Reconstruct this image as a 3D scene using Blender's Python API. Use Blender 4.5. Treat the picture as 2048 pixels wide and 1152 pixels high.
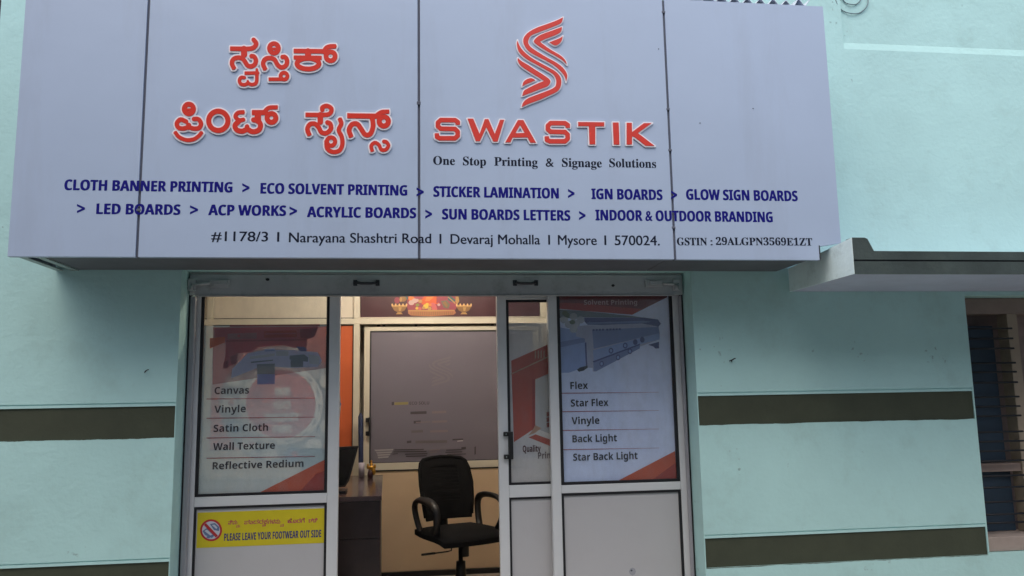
import bpy, bmesh, math, random
import numpy as np
from mathutils import Matrix, Vector

random.seed(7)
SC = bpy.context.scene
COL = SC.collection
for _o in list(bpy.data.objects):
    bpy.data.objects.remove(_o)

# ------------------------------------------------------------------ camera
CAM_POS = Vector((0.0, -4.4, 1.55))
CR = Vector((0.99198, -0.12514, -0.01787))
CU = Vector((0.00049, -0.13760, 0.99049))
CF = Vector((0.12640, 0.98255, 0.13643))
FPX = 1560.0
cam = bpy.data.cameras.new('camera')
cam.sensor_width = 36.0
cam.lens = FPX / 2048.0 * 36.0
cam.clip_start = 0.05
cam.clip_end = 600.0
cam_ob = bpy.data.objects.new('camera', cam)
COL.objects.link(cam_ob)
_m = Matrix((CR, CU, -CF)).transposed().to_4x4()
_m.translation = CAM_POS
cam_ob.matrix_world = _m
SC.camera = cam_ob

# ------------------------------------------------------------------ sky, sun, exposure
SUN_EL, SUN_AZ = math.radians(58), math.radians(205)      # azimuth from +Y, clockwise
world = bpy.data.worlds.new('World')
SC.world = world
world.use_nodes = True
wn = world.node_tree
sky = wn.nodes.new('ShaderNodeTexSky')
sky.sky_type = 'NISHITA'
sky.sun_disc = False
sky.sun_elevation = SUN_EL
sky.sun_rotation = SUN_AZ
sky.air_density = 1.0
sky.dust_density = 3.0
sky.ozone_density = 1.0
wn.links.new(sky.outputs[0], wn.nodes['Background'].inputs[0])
wn.nodes['Background'].inputs[1].default_value = 0.14
sun = bpy.data.lights.new('sun', 'SUN')
sun.energy = 1.5
sun.angle = math.radians(100)
sun.color = (1.0, 0.96, 0.90)
sun_ob = bpy.data.objects.new('sun', sun)
COL.objects.link(sun_ob)
_d = Vector((math.sin(SUN_AZ) * math.cos(SUN_EL), math.cos(SUN_AZ) * math.cos(SUN_EL), math.sin(SUN_EL)))
sun_ob.rotation_euler = _d.to_track_quat('Z', 'Y').to_euler()
sun_ob.location = (0, -6, 12)
SC.view_settings.view_transform = 'Standard'
SC.view_settings.look = 'None'
SC.view_settings.gamma = 1.0
SC.view_settings.use_curve_mapping = False
SC.view_settings.exposure = 0.48
SC.cycles.use_denoising = True
SC.cycles.max_bounces = 8
SC.cycles.transparent_max_bounces = 16

# ------------------------------------------------------------------ helpers
def P(px, py, Y):
    """place on the plane y = Y that lies behind a spot of the 2048 x 1152 photograph"""
    d = CR * (px - 1024) - CU * (py - 576) + CF * FPX
    q = CAM_POS + d * ((Y - CAM_POS.y) / d.y)
    return q.x, q.z

def PX(px, py, Y): return P(px, py, Y)[0]
def PZ(px, py, Y): return P(px, py, Y)[1]

def srgb(r, g, b):
    f = lambda c: (c / 255 / 12.92) if c <= 10 else ((c / 255 + 0.055) / 1.055) ** 2.4
    return (f(r), f(g), f(b))

MATS = {}
def mat(name, col, rough=0.6, metal=0.0, vary=0.0, vscale=3.0, bump=0.0, bscale=120.0,
        stain=None, stain_amt=0.0, stain_scale=1.2, spec=0.5, emit=None, estr=0.0, alpha=None, streak=False, specks=None, trowel=False, bdist=0.004):
    if name in MATS:
        return MATS[name]
    m = bpy.data.materials.new(name)
    m.use_nodes = True
    nt = m.node_tree
    N, L = nt.nodes, nt.links
    b = N['Principled BSDF']
    b.inputs['Roughness'].default_value = rough
    b.inputs['Metallic'].default_value = metal
    b.inputs['Specular IOR Level'].default_value = spec
    out = (col[0], col[1], col[2], 1)
    b.inputs['Base Color'].default_value = out
    tc = None
    def coord(scale, stretch=False):
        nonlocal tc
        if tc is None:
            tc = N.new('ShaderNodeTexCoord')
        mp = N.new('ShaderNodeMapping')
        mp.inputs['Scale'].default_value = (scale, scale, scale * (0.15 if stretch else 1))
        L.new(tc.outputs['Object'], mp.inputs['Vector'])
        return mp.outputs[0]
    cs = None
    if vary > 0:
        n = N.new('ShaderNodeTexNoise'); n.inputs['Scale'].default_value = 1.0
        n.inputs['Detail'].default_value = 6; n.inputs['Roughness'].default_value = 0.62
        L.new(coord(vscale), n.inputs['Vector'])
        r = N.new('ShaderNodeValToRGB')
        r.color_ramp.elements[0].position = 0.3; r.color_ramp.elements[1].position = 0.7
        lo = [max(0, c * (1 - vary)) for c in col]; hi = [min(1, c * (1 + vary)) for c in col]
        r.color_ramp.elements[0].color = (*lo, 1); r.color_ramp.elements[1].color = (*hi, 1)
        L.new(n.outputs['Fac'], r.inputs['Fac'])
        cs = r.outputs['Color']
    if stain is not None:
        n = N.new('ShaderNodeTexNoise'); n.inputs['Scale'].default_value = 1.0
        n.inputs['Detail'].default_value = 9; n.inputs['Roughness'].default_value = 0.72
        L.new(coord(stain_scale, streak), n.inputs['Vector'])
        r = N.new('ShaderNodeValToRGB')
        r.color_ramp.elements[0].position = 0.52; r.color_ramp.elements[1].position = 0.8
        r.color_ramp.elements[0].color = (0, 0, 0, 1); r.color_ramp.elements[1].color = (stain_amt,) * 3 + (1,)
        L.new(n.outputs['Fac'], r.inputs['Fac'])
        mx = N.new('ShaderNodeMix'); mx.data_type = 'RGBA'
        L.new(r.outputs['Color'], mx.inputs[0])
        if cs is not None: L.new(cs, mx.inputs[6])
        else: mx.inputs[6].default_value = out
        mx.inputs[7].default_value = (*stain, 1)
        cs = mx.outputs[2]
    if specks is not None:      # scattered small dark knocks and splashes
        n = N.new('ShaderNodeTexNoise'); n.inputs['Scale'].default_value = 1.0; n.inputs['Detail'].default_value = 3
        L.new(coord(26), n.inputs['Vector'])
        n2 = N.new('ShaderNodeTexNoise'); n2.inputs['Scale'].default_value = 1.0; n2.inputs['Detail'].default_value = 2
        L.new(coord(3.1), n2.inputs['Vector'])
        ad = N.new('ShaderNodeMath'); ad.operation = 'MULTIPLY'
        L.new(n.outputs['Fac'], ad.inputs[0]); L.new(n2.outputs['Fac'], ad.inputs[1])
        r = N.new('ShaderNodeValToRGB'); r.color_ramp.elements[0].position = 0.425; r.color_ramp.elements[1].position = 0.50
        r.color_ramp.elements[0].color = (0, 0, 0, 1); r.color_ramp.elements[1].color = (0.55, 0.55, 0.55, 1)
        L.new(ad.outputs[0], r.inputs['Fac'])
        mx = N.new('ShaderNodeMix'); mx.data_type = 'RGBA'
        L.new(r.outputs['Color'], mx.inputs[0])
        if cs is not None: L.new(cs, mx.inputs[6])
        else: mx.inputs[6].default_value = out
        mx.inputs[7].default_value = (*specks, 1)
        cs = mx.outputs[2]
    if cs is not None:
        L.new(cs, b.inputs['Base Color'])
    if bump > 0:
        n = N.new('ShaderNodeTexNoise'); n.inputs['Scale'].default_value = 1.0
        n.inputs['Detail'].default_value = 5
        L.new(coord(bscale), n.inputs['Vector'])
        bp = N.new('ShaderNodeBump'); bp.inputs['Strength'].default_value = bump; bp.inputs['Distance'].default_value = bdist
        hgt = n.outputs['Fac']
        if trowel:              # broad hand-trowelled waves under the fine grain
            n3 = N.new('ShaderNodeTexNoise'); n3.inputs['Scale'].default_value = 1.0; n3.inputs['Detail'].default_value = 3
            n3.inputs['Distortion'].default_value = 0.8
            L.new(coord(5.5), n3.inputs['Vector'])
            ma = N.new('ShaderNodeMath'); ma.operation = 'MULTIPLY_ADD'; ma.inputs[1].default_value = 2.0
            L.new(n3.outputs['Fac'], ma.inputs[0]); L.new(n.outputs['Fac'], ma.inputs[2])
            hgt = ma.outputs[0]
        L.new(hgt, bp.inputs['Height'])
        L.new(bp.outputs[0], b.inputs['Normal'])
    if emit is not None:
        b.inputs['Emission Color'].default_value = (*emit, 1)
        b.inputs['Emission Strength'].default_value = estr
    if alpha is not None:
        b.inputs['Alpha'].default_value = alpha
    MATS[name] = m
    return m

def glass_mat(name, tint=(0.96, 0.975, 0.97), refl=1.0):
    m = bpy.data.materials.new(name); m.use_nodes = True
    nt = m.node_tree; N, L = nt.nodes, nt.links
    N.remove(N['Principled BSDF'])
    t = N.new('ShaderNodeBsdfTransparent'); t.inputs[0].default_value = (*tint, 1)
    g = N.new('ShaderNodeBsdfGlossy'); g.inputs['Roughness'].default_value = 0.03
    g.inputs[0].default_value = (refl, refl, refl, 1)
    lw = N.new('ShaderNodeLayerWeight'); lw.inputs[0].default_value = 0.5
    pw = N.new('ShaderNodeMath'); pw.operation = 'POWER'; pw.inputs[1].default_value = 5.0
    L.new(lw.outputs['Facing'], pw.inputs[0])
    fr = N.new('ShaderNodeMath'); fr.operation = 'MULTIPLY_ADD'; fr.inputs[1].default_value = 0.96; fr.inputs[2].default_value = 0.04
    L.new(pw.outputs[0], fr.inputs[0])
    mx = N.new('ShaderNodeMixShader')
    L.new(fr.outputs[0], mx.inputs[0]); L.new(t.outputs[0], mx.inputs[1]); L.new(g.outputs[0], mx.inputs[2])
    tc = N.new('ShaderNodeTexCoord'); mp = N.new('ShaderNodeMapping'); mp.inputs['Scale'].default_value = (5, 5, 2.2)
    ns_ = N.new('ShaderNodeTexNoise'); ns_.inputs['Detail'].default_value = 7; ns_.inputs['Roughness'].default_value = 0.65
    L.new(tc.outputs['Object'], mp.inputs[0]); L.new(mp.outputs[0], ns_.inputs['Vector'])
    rp = N.new('ShaderNodeMapRange'); rp.inputs[1].default_value = 0.42; rp.inputs[2].default_value = 0.8; rp.inputs[3].default_value = 0.005; rp.inputs[4].default_value = 0.055
    L.new(ns_.outputs['Fac'], rp.inputs[0])
    df = N.new('ShaderNodeBsdfDiffuse'); df.inputs[0].default_value = (0.7, 0.7, 0.68, 1)
    m2 = N.new('ShaderNodeMixShader')
    L.new(rp.outputs[0], m2.inputs[0]); L.new(mx.outputs[0], m2.inputs[1]); L.new(df.outputs[0], m2.inputs[2])
    L.new(m2.outputs[0], N['Material Output'].inputs[0])
    MATS[name] = m
    return m

def thing(name, label, cat, loc=(0, 0, 0), group=None):
    o = bpy.data.objects.new(name, None)
    o.empty_display_size = 0.1
    COL.objects.link(o)
    o.location = loc
    o['label'] = label; o['category'] = cat
    if group: o['group'] = group
    return o

def attach(o, parent):
    o.parent = parent
    w = parent.location if parent.parent is None else Vector((0, 0, 0))   # parts keep their corners in world space
    o.matrix_parent_inverse = Matrix.Translation(-w)

def add(name, me, m, parent=None, label=None):
    o = bpy.data.objects.new(name, me)
    COL.objects.link(o)
    ms = m if isinstance(m, (list, tuple)) else [m]
    if len(me.materials) == 0:
        for k in ms: me.materials.append(k)
    if parent is not None: attach(o, parent)
    if label: o['label'] = label
    return o

def structure(o):
    o['kind'] = 'structure'
    return o

class MB:
    """collects simple shapes into one mesh"""
    def __init__(self):
        self.v = []; self.f = []; self.mi = []; self.sm = []
    def quad(self, pts, mi=0, smooth=False):
        n = len(self.v); self.v += [tuple(p) for p in pts]
        self.f.append(tuple(range(n, n + len(pts)))); self.mi.append(mi); self.sm.append(smooth)
    def box(self, x0, x1, y0, y1, z0, z1, mi=0, bev=0.0):
        if x0 > x1: x0, x1 = x1, x0
        if y0 > y1: y0, y1 = y1, y0
        if z0 > z1: z0, z1 = z1, z0
        bm = bmesh.new()
        bmesh.ops.create_cube(bm, size=1.0)
        for v in bm.verts:
            v.co = Vector(((x0 + x1) / 2 + v.co.x * (x1 - x0), (y0 + y1) / 2 + v.co.y * (y1 - y0), (z0 + z1) / 2 + v.co.z * (z1 - z0)))
        if bev > 0:
            bmesh.ops.bevel(bm, geom=bm.edges[:], offset=min(bev, 0.45 * min(x1 - x0, y1 - y0, z1 - z0)), segments=2, affect='EDGES', profile=0.6)
        self.bm(bm, mi)
        return self
    def bm(self, bm, mi=0, smooth=False):
        bm.verts.ensure_lookup_table()
        n = len(self.v)
        for i, v in enumerate(bm.verts): v.index = i; self.v.append(tuple(v.co))
        for f in bm.faces:
            self.f.append(tuple(n + v.index for v in f.verts)); self.mi.append(mi); self.sm.append(smooth)
        bm.free()
    def tube(self, pts, r, n=8, mi=0, cap=True, flat=1.0):
        pts = [Vector(p) for p in pts]
        rs = r if isinstance(r, (list, tuple)) else [r] * len(pts)
        base = len(self.v)
        up = None
        for i, p in enumerate(pts):
            t = (pts[min(i + 1, len(pts) - 1)] - pts[max(i - 1, 0)]).normalized()
            if up is None:
                up = Vector((0, 0, 1)) if abs(t.z) < 0.9 else Vector((1, 0, 0))
            a = (up - t * up.dot(t)).normalized(); b = t.cross(a); up = a
            for k in range(n):
                an = 2 * math.pi * k / n
                self.v.append(tuple(p + a * (math.cos(an) * rs[i] * flat) + b * (math.sin(an) * rs[i])))
        for i in range(len(pts) - 1):
            for k in range(n):
                k2 = (k + 1) % n
                self.f.append((base + i * n + k, base + i * n + k2, base + (i + 1) * n + k2, base + (i + 1) * n + k))
                self.mi.append(mi); self.sm.append(True)
        if cap:
            self.f.append(tuple(base + k for k in range(n))[::-1]); self.mi.append(mi); self.sm.append(False)
            e = base + (len(pts) - 1) * n
            self.f.append(tuple(e + k for k in range(n))); self.mi.append(mi); self.sm.append(False)
        return self
    def lathe(self, c, prof, n=20, mi=0):
        base = len(self.v)
        for (r, z) in prof:
            for k in range(n):
                an = 2 * math.pi * k / n
                self.v.append((c[0] + r * math.cos(an), c[1] + r * math.sin(an), c[2] + z))
        for i in range(len(prof) - 1):
            for k in range(n):
                k2 = (k + 1) % n
                self.f.append((base + i * n + k, base + i * n + k2, base + (i + 1) * n + k2, base + (i + 1) * n + k))
                self.mi.append(mi); self.sm.append(True)
        return self
    def prism(self, pts, y0, y1, mi=0):
        """polygon of (x, z) points extruded from y0 to y1"""
        n = len(pts)
        self.quad([(x, y0, z) for x, z in pts], mi)
        self.quad([(x, y1, z) for x, z in reversed(pts)], mi)
        for i in range(n):
            (xa, za), (xb, zb) = pts[i], pts[(i + 1) % n]
            self.quad([(xa, y0, za), (xa, y1, za), (xb, y1, zb), (xb, y0, zb)], mi)
        return self
    def mesh(self, name):
        me = bpy.data.meshes.new(name)
        me.from_pydata(self.v, [], self.f)
        me.polygons.foreach_set('material_index', self.mi)
        me.polygons.foreach_set('use_smooth', self.sm)
        bm = bmesh.new(); bm.from_mesh(me)
        bmesh.ops.recalc_face_normals(bm, faces=bm.faces[:])
        bm.to_mesh(me); bm.free()
        return me
    def build(self, name, m, parent=None, label=None):
        return add(name, self.mesh(name), m, parent, label)

def box(name, m, parent, x0, x1, y0, y1, z0, z1, bev=0.0, label=None):
    return MB().box(x0, x1, y0, y1, z0, z1, bev=bev).build(name, m, parent, label)

def temp_mesh(curve):
    o = bpy.data.objects.new('temp', curve)
    COL.objects.link(o)
    dg = bpy.context.evaluated_depsgraph_get()
    me = bpy.data.meshes.new_from_object(o.evaluated_get(dg))
    bpy.data.objects.remove(o); bpy.data.curves.remove(curve)
    return me

# ---- lettering -------------------------------------------------------------
def styled(s, style):
    if style == 'plain': return s
    up, lo, dg = {'serif': (0x1D400, 0x1D41A, 0x1D7CE), 'sans': (0x1D5D4, 0x1D5EE, 0x1D7EC)}[style]
    r = ''
    for ch in s:
        if 'A' <= ch <= 'Z': r += chr(up + ord(ch) - 65)
        elif 'a' <= ch <= 'z': r += chr(lo + ord(ch) - 97)
        elif ch.isdigit(): r += chr(dg + int(ch))
        else: r += ch
    return r

def raw_text(s, style, offset=0.0):
    cu = bpy.data.curves.new('lettering', 'FONT')
    cu.body = styled(s, style); cu.size = 1.0; cu.offset = offset
    cu.resolution_u = 5
    return temp_mesh(cu)

CAP = {}
def cap_h(style):
    if style not in CAP:
        me = raw_text('H', style)
        CAP[style] = max(v.co.y for v in me.vertices)
        bpy.data.meshes.remove(me)
    return CAP[style]

def lettering(parent, s, style, x0, x1, zb, cap, Y, m, thick=0.0, offset=0.0, name='lettering', label=None, double=0.0):
    """a line of letters on the plane y = Y: x from x0 to x1, baseline zb, capitals cap tall"""
    me = raw_text(s, style, offset)
    xs = [v.co.x for v in me.vertices]
    a, b = min(xs), max(xs)
    kx = (x1 - x0) / (b - a); kz = cap / cap_h(style)
    for v in me.vertices:
        v.co = Vector((x0 + (v.co.x - a) * kx, Y, zb + v.co.y * kz))
    if thick > 0:
        bm = bmesh.new(); bm.from_mesh(me)
        r = bmesh.ops.extrude_face_region(bm, geom=bm.faces[:])
        for g in r['geom']:
            if isinstance(g, bmesh.types.BMVert): g.co.y -= thick
        bmesh.ops.recalc_face_normals(bm, faces=bm.faces[:])
        bm.to_mesh(me); bm.free()
    if double:      # a second, slightly shifted layer makes a hairline face bolder
        bm = bmesh.new(); bm.from_mesh(me)
        r = bmesh.ops.duplicate(bm, geom=bm.verts[:] + bm.edges[:] + bm.faces[:])
        for q in r['geom']:
            if isinstance(q, bmesh.types.BMVert):
                q.co += Vector((double, -0.0003, double * 0.3))
        bm.to_mesh(me); bm.free()
    me.name = name
    me.materials.clear()
    return add(name, me, m, parent, label)

def line_px(parent, s, style, xl, xr, yl, yr, cap, Y, m, thick=0.0, offset=0.0, double=0.0):
    ax, az = P(xl, yl, Y); bx, bz = P(xr, yr, Y)
    c = PZ((xl + xr) / 2, (yl + yr) / 2 - cap, Y) - PZ((xl + xr) / 2, (yl + yr) / 2, Y)
    return lettering(parent, s, style, ax, bx, (az + bz) / 2, c, Y, m, thick, offset, double=double)

# ---- outlined shapes: a distance field, its contour, a solid plate ----------
def smooth(pts, k=5, closed=False):
    pts = [np.array(p, float) for p in pts]
    n = len(pts); out = []
    rng = range(n) if closed else range(n - 1)
    def corner(i):
        if not closed and (i <= 0 or i >= n - 1): return True
        a = pts[i % n] - pts[(i - 1) % n]; b = pts[(i + 1) % n] - pts[i % n]
        c = a.dot(b) / (np.linalg.norm(a) * np.linalg.norm(b) + 1e-9)
        return c < 0.25
    for i in rng:
        p1, p2 = pts[i % n], pts[(i + 1) % n]
        p0 = p1 - (p2 - p1) * 0.5 if corner(i) and closed else (pts[(i - 1) % n] if (closed or i > 0) else p1 - (p2 - p1))
        p3 = p2 + (p2 - p1) * 0.5 if corner(i + 1) and closed else (pts[(i + 2) % n] if (closed or i + 2 < n) else p2 + (p2 - p1))
        for j in range(k):
            t = j / k
            out.append(0.5 * ((2 * p1) + (-p0 + p2) * t + (2 * p0 - 5 * p1 + 4 * p2 - p3) * t * t + (-p0 + 3 * p1 - 3 * p2 + p3) * t ** 3))
    if not closed: out.append(pts[-1])
    return [tuple(p) for p in out]

def field(shapes, X, Z):
    D = np.full(X.shape, 1e9)
    for s in shapes:
        if s[0] == 'stroke':
            _, pts, hw, flats = s
            for i in range(len(pts) - 1):
                a = np.array(pts[i]); b = np.array(pts[i + 1]); ab = b - a
                l = np.linalg.norm(ab) + 1e-9; u = ab / l
                t = (X - a[0]) * u[0] + (Z - a[1]) * u[1]
                w = -(X - a[0]) * u[1] + (Z - a[1]) * u[0]
                lo = -1e9 if not (i == 0 and flats[0]) else 0
                hi = 1e9 if not (i == len(pts) - 2 and flats[1]) else l
                tc = np.clip(t, 0, l)
                d = np.hypot(t - tc, w) - hw
                d = np.where(t < lo, np.hypot(np.maximum(lo - t, 0), np.maximum(np.abs(w) - hw, 0)), d)
                d = np.where(t > hi, np.hypot(np.maximum(t - hi, 0), np.maximum(np.abs(w) - hw, 0)), d)
                D = np.minimum(D, d)
        elif s[0] == 'ring':
            _, c, rx, rz, hw = s
            k = [(c[0] + rx * math.cos(q * math.pi / 16), c[1] + rz * math.sin(q * math.pi / 16)) for q in range(33)]
            D = np.minimum(D, field([('stroke', k, hw, (False, False))], X, Z))
        elif s[0] == 'poly':
            d2 = np.full(X.shape, 1e18); ins = np.zeros(X.shape, bool)
            for loop in s[1]:
                for i in range(len(loop)):
                    a = np.array(loop[i - 1], float); b = np.array(loop[i], float); ab = b - a
                    t = np.clip(((X - a[0]) * ab[0] + (Z - a[1]) * ab[1]) / (ab.dot(ab) + 1e-12), 0, 1)
                    d2 = np.minimum(d2, (X - a[0] - t * ab[0]) ** 2 + (Z - a[1] - t * ab[1]) ** 2)
                    if abs(b[1] - a[1]) > 1e-9:
                        cond = ((a[1] > Z) != (b[1] > Z)) & (X < a[0] + (Z - a[1]) * ab[0] / ab[1])
                        ins ^= cond
            D = np.minimum(D, np.where(ins, -1, 1) * np.sqrt(d2))
    return D

def contours(D, x0, z0, h, level):
    V = D - level
    V = np.where(np.abs(V) < 1e-6, 1e-6, V)
    ins = V < 0
    segs = {}
    ny, nx = V.shape
    code = ins[:-1, :-1] * 1 + ins[:-1, 1:] * 2 + ins[1:, 1:] * 4 + ins[1:, :-1] * 8
    tab = {1: [(3, 0)], 2: [(0, 1)], 3: [(3, 1)], 4: [(1, 2)], 5: [(3, 0), (1, 2)], 6: [(0, 2)], 7: [(3, 2)],
           8: [(2, 3)], 9: [(2, 0)], 10: [(0, 1), (2, 3)], 11: [(2, 1)], 12: [(1, 3)], 13: [(1, 0)], 14: [(0, 3)]}
    pos = {}
    def pt(j, i, e):
        if e == 0: k = ('h', j, i); a, b = (j, i), (j, i + 1)
        elif e == 1: k = ('v', j, i + 1); a, b = (j, i + 1), (j + 1, i + 1)
        elif e == 2: k = ('h', j + 1, i); a, b = (j + 1, i), (j + 1, i + 1)
        else: k = ('v', j, i); a, b = (j, i), (j + 1, i)
        if k not in pos:
            va, vb = V[a], V[b]; t = va / (va - vb)
            pos[k] = (x0 + h * (a[1] + t * (b[1] - a[1])), z0 + h * (a[0] + t * (b[0] - a[0])))
        return k
    for j, i in np.argwhere((code > 0) & (code < 15)):
        for ea, eb in tab[int(code[j, i])]:
            segs[pt(j, i, ea)] = pt(j, i, eb)
    loops = []
    while segs:
        s = next(iter(segs)); lp = []; k = s
        while k in segs:
            lp.append(pos[k]); k = segs.pop(k)
        if len(lp) > 6: loops.append(lp)
    return loops

def thin(loop, tol):
    """drops points that lie on nearly straight runs"""
    def rdp(p):
        if len(p) < 3: return p
        a, b = np.array(p[0]), np.array(p[-1]); ab = b - a; l = np.linalg.norm(ab)
        q = np.array(p)
        d = np.abs(ab[0] * (q[:, 1] - a[1]) - ab[1] * (q[:, 0] - a[0])) / l if l > 1e-9 else np.hypot(q[:, 0] - a[0], q[:, 1] - a[1])
        k = int(d.argmax())
        if d[k] <= tol: return [p[0], p[-1]]
        return rdp(p[:k + 1])[:-1] + rdp(p[k:])
    h = len(loop) // 2
    return rdp(loop[:h + 1])[:-1] + rdp(loop[h:] + loop[:1])[:-1]

def plate(loops, Y, thick):
    """solid plate from (x, z) loops, front face at y = Y - thick"""
    cu = bpy.data.curves.new('plate', 'CURVE')
    cu.dimensions = '2D'; cu.fill_mode = 'BOTH'; cu.extrude = thick / 2
    for lp in loops:
        sp = cu.splines.new('POLY'); sp.points.add(len(lp) - 1)
        for p, q in zip(sp.points, lp): p.co = (q[0], q[1], 0, 1)
        sp.use_cyclic_u = True
    me = temp_mesh(cu)
    for v in me.vertices:
        v.co = Vector((v.co.x, Y - thick / 2 - v.co.z, v.co.y))
    me.materials.clear()
    bm = bmesh.new(); bm.from_mesh(me)
    bmesh.ops.remove_doubles(bm, verts=bm.verts[:], dist=1e-6)
    bmesh.ops.recalc_face_normals(bm, faces=bm.faces[:])
    bm.to_mesh(me); bm.free()
    return me

def raised(parent, name, shapes, to_px, border, Y, m_face, m_edge, scale):
    """a raised letter: a pale backing plate that shows round a coloured face"""
    k = scale
    pts = []
    for s in shapes:
        if s[0] == 'stroke': pts += [(p[0] + dx, p[1] + dx) for p in s[1] for dx in (-s[2], s[2])]
        elif s[0] == 'ring': pts += [(s[1][0] - s[2] - s[4], s[1][1] - s[3] - s[4]), (s[1][0] + s[2] + s[4], s[1][1] + s[3] + s[4])]
        else: pts += [p for l in s[1] for p in l]
    pad = border + 4 * k
    xa, xb = min(p[0] for p in pts) - pad, max(p[0] for p in pts) + pad
    za, zb = min(p[1] for p in pts) - pad, max(p[1] for p in pts) + pad
    h = 0.6 * k
    X, Z = np.meshgrid(np.arange(xa, xb, h), np.arange(za, zb, h))
    D = field(shapes, X, Z)
    def world(loops, Yq):
        return [[P(*to_px(*q), Yq) for q in thin(l, 0.12 * k)] for l in loops]
    o = add(name, plate(world(contours(D, xa, za, h, border), Y), Y, 0.007), m_edge, parent)
    f = add('face', plate(world(contours(D, xa, za, h, -0.45 * k), Y), Y - 0.007, 0.0025), m_face, o)
    return o, D

# ---- flat print ------------------------------------------------------------
def flat_print(parent, name, polys, Y, step=0.00010, px=True):
    """coloured shapes printed on a sheet; each lies a hair in front of the one before"""
    mb = MB(); ms = []; idx = {}
    for n, (m, pts) in enumerate(polys):
        y = Y - step * (n + 1)
        if m.name not in idx:
            idx[m.name] = len(ms); ms.append(m)
        q = [P(a, b, Y) for a, b in pts] if px else pts
        mb.quad([(x, y, z) for x, z in q], idx[m.name])
    me = mb.mesh(name)
    return add(name, me, ms, parent)

def disc_px(cx, cy, rx, ry=None, n=20, a0=0, a1=360):
    ry = ry or rx
    return [(cx + rx * math.cos(math.radians(a0 + (a1 - a0) * k / n)), cy + ry * math.sin(math.radians(a0 + (a1 - a0) * k / n))) for k in range(n if a1 - a0 == 360 else n + 1)]

def arc_px(cx, cy, r0, r1, a0, a1, n=10):
    return disc_px(cx, cy, r0, n=n, a0=a0, a1=a1) + disc_px(cx, cy, r1, n=n, a0=a0, a1=a1)[::-1]

# ------------------------------------------------------------------ materials
M_WALL = mat('turquoise_plaster', (0.465, 0.725, 0.70), 0.75, vary=0.06, vscale=1.6, bump=0.55, bscale=38, stain=(0.20, 0.28, 0.23), stain_amt=0.30, stain_scale=2.6, specks=(0.05, 0.06, 0.05), trowel=True)
M_BAND = mat('olive_paint', (0.050, 0.058, 0.034), 0.7, vary=0.12, vscale=6, bump=0.3, bscale=70)
M_SIGN = mat('lavender_composite_panel', (0.43, 0.52, 0.67), 0.38, vary=0.025, vscale=1.2, stain=(0.26, 0.27, 0.31), stain_amt=0.22, stain_scale=3.5, streak=True, bump=0.25, bscale=2.2, bdist=0.02)
M_SEAM = mat('panel_seam', (0.12, 0.13, 0.17), 0.7)
M_RED = mat('red_acrylic', (0.70, 0.045, 0.027), 0.3, spec=0.3, vary=0.04)
M_WHITE = mat('white_acrylic', (0.85, 0.82, 0.85), 0.35)
M_BLUE = mat('blue_vinyl', (0.008, 0.007, 0.19), 0.5, spec=0.15)
M_NAVY = mat('dark_navy_vinyl', (0.006, 0.010, 0.028), 0.5, spec=0.2)
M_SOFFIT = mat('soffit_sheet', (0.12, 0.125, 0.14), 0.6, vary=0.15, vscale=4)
M_STEEL = mat('galvanised_angle', (0.35, 0.42, 0.40), 0.5, 0.4, vary=0.15, vscale=12)
M_SHUT = mat('shutter_steel', (0.46, 0.47, 0.48), 0.5, 0.3, vary=0.08, vscale=5, stain=(0.12, 0.11, 0.10), stain_amt=0.5, stain_scale=9)
M_BLACK = mat('black_rubber', (0.010, 0.010, 0.013), 0.5)
M_DARK = mat('black_plastic', (0.012, 0.012, 0.013), 0.45, bump=0.1, bscale=400)
M_FAB = mat('black_fabric', (0.010, 0.010, 0.011), 0.95, bump=0.4, bscale=600, spec=0.2)
M_ALU = mat('pale_grey_aluminium', (0.68, 0.70, 0.71), 0.42, 0.15, vary=0.03, vscale=4)
M_ALU_D = mat('grey_channel_aluminium', (0.40, 0.40, 0.43), 0.42, 0.3, vary=0.05, vscale=4)
M_BOARD = mat('grey_laminate_board', (0.475, 0.475, 0.485), 0.5, vary=0.02, vscale=2, stain=(0.3, 0.28, 0.28), stain_amt=0.12, stain_scale=5)
M_GLASS = glass_mat('clear_glass')
M_FILM = mat('poster_film', (0.76, 0.92, 1.0), 0.5, alpha=0.55, vary=0.03, vscale=3)
M_CREAM = mat('cream_frame', (0.74, 0.68, 0.55), 0.45, vary=0.02)
M_CREAMP = mat('cream_panel', (0.78, 0.70, 0.58), 0.5, vary=0.02)
M_TAN = mat('tan_laminate', (0.74, 0.55, 0.36), 0.4, vary=0.04, vscale=2)
M_ORANGE = mat('orange_print', (0.62, 0.13, 0.040), 0.4, vary=0.05, vscale=2)
M_FROST = mat('grey_frosted_glass', (0.19, 0.172, 0.205), 0.25, vary=0.03, vscale=2)
M_WOOD = mat('dark_walnut_laminate', (0.028, 0.018, 0.018), 0.28, vary=0.25, vscale=7)
M_WOODT = mat('walnut_counter_top', (0.075, 0.050, 0.052), 0.16, vary=0.2, vscale=7)
M_TILE = mat('shop_floor_tile', (0.45, 0.40, 0.34), 0.3, vary=0.06)
M_IWALL = mat('interior_paint', (0.72, 0.66, 0.55), 0.7)
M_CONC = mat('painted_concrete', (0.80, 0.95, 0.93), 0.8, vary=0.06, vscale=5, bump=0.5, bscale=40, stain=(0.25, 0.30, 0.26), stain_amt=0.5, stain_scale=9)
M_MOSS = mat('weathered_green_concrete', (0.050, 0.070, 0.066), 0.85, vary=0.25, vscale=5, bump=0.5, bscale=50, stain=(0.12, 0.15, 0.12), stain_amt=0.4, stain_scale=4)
M_CSOF = mat('grey_concrete_underside', (0.50, 0.54, 0.66), 0.85, vary=0.08, vscale=4, bump=0.4, bscale=60)
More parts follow.
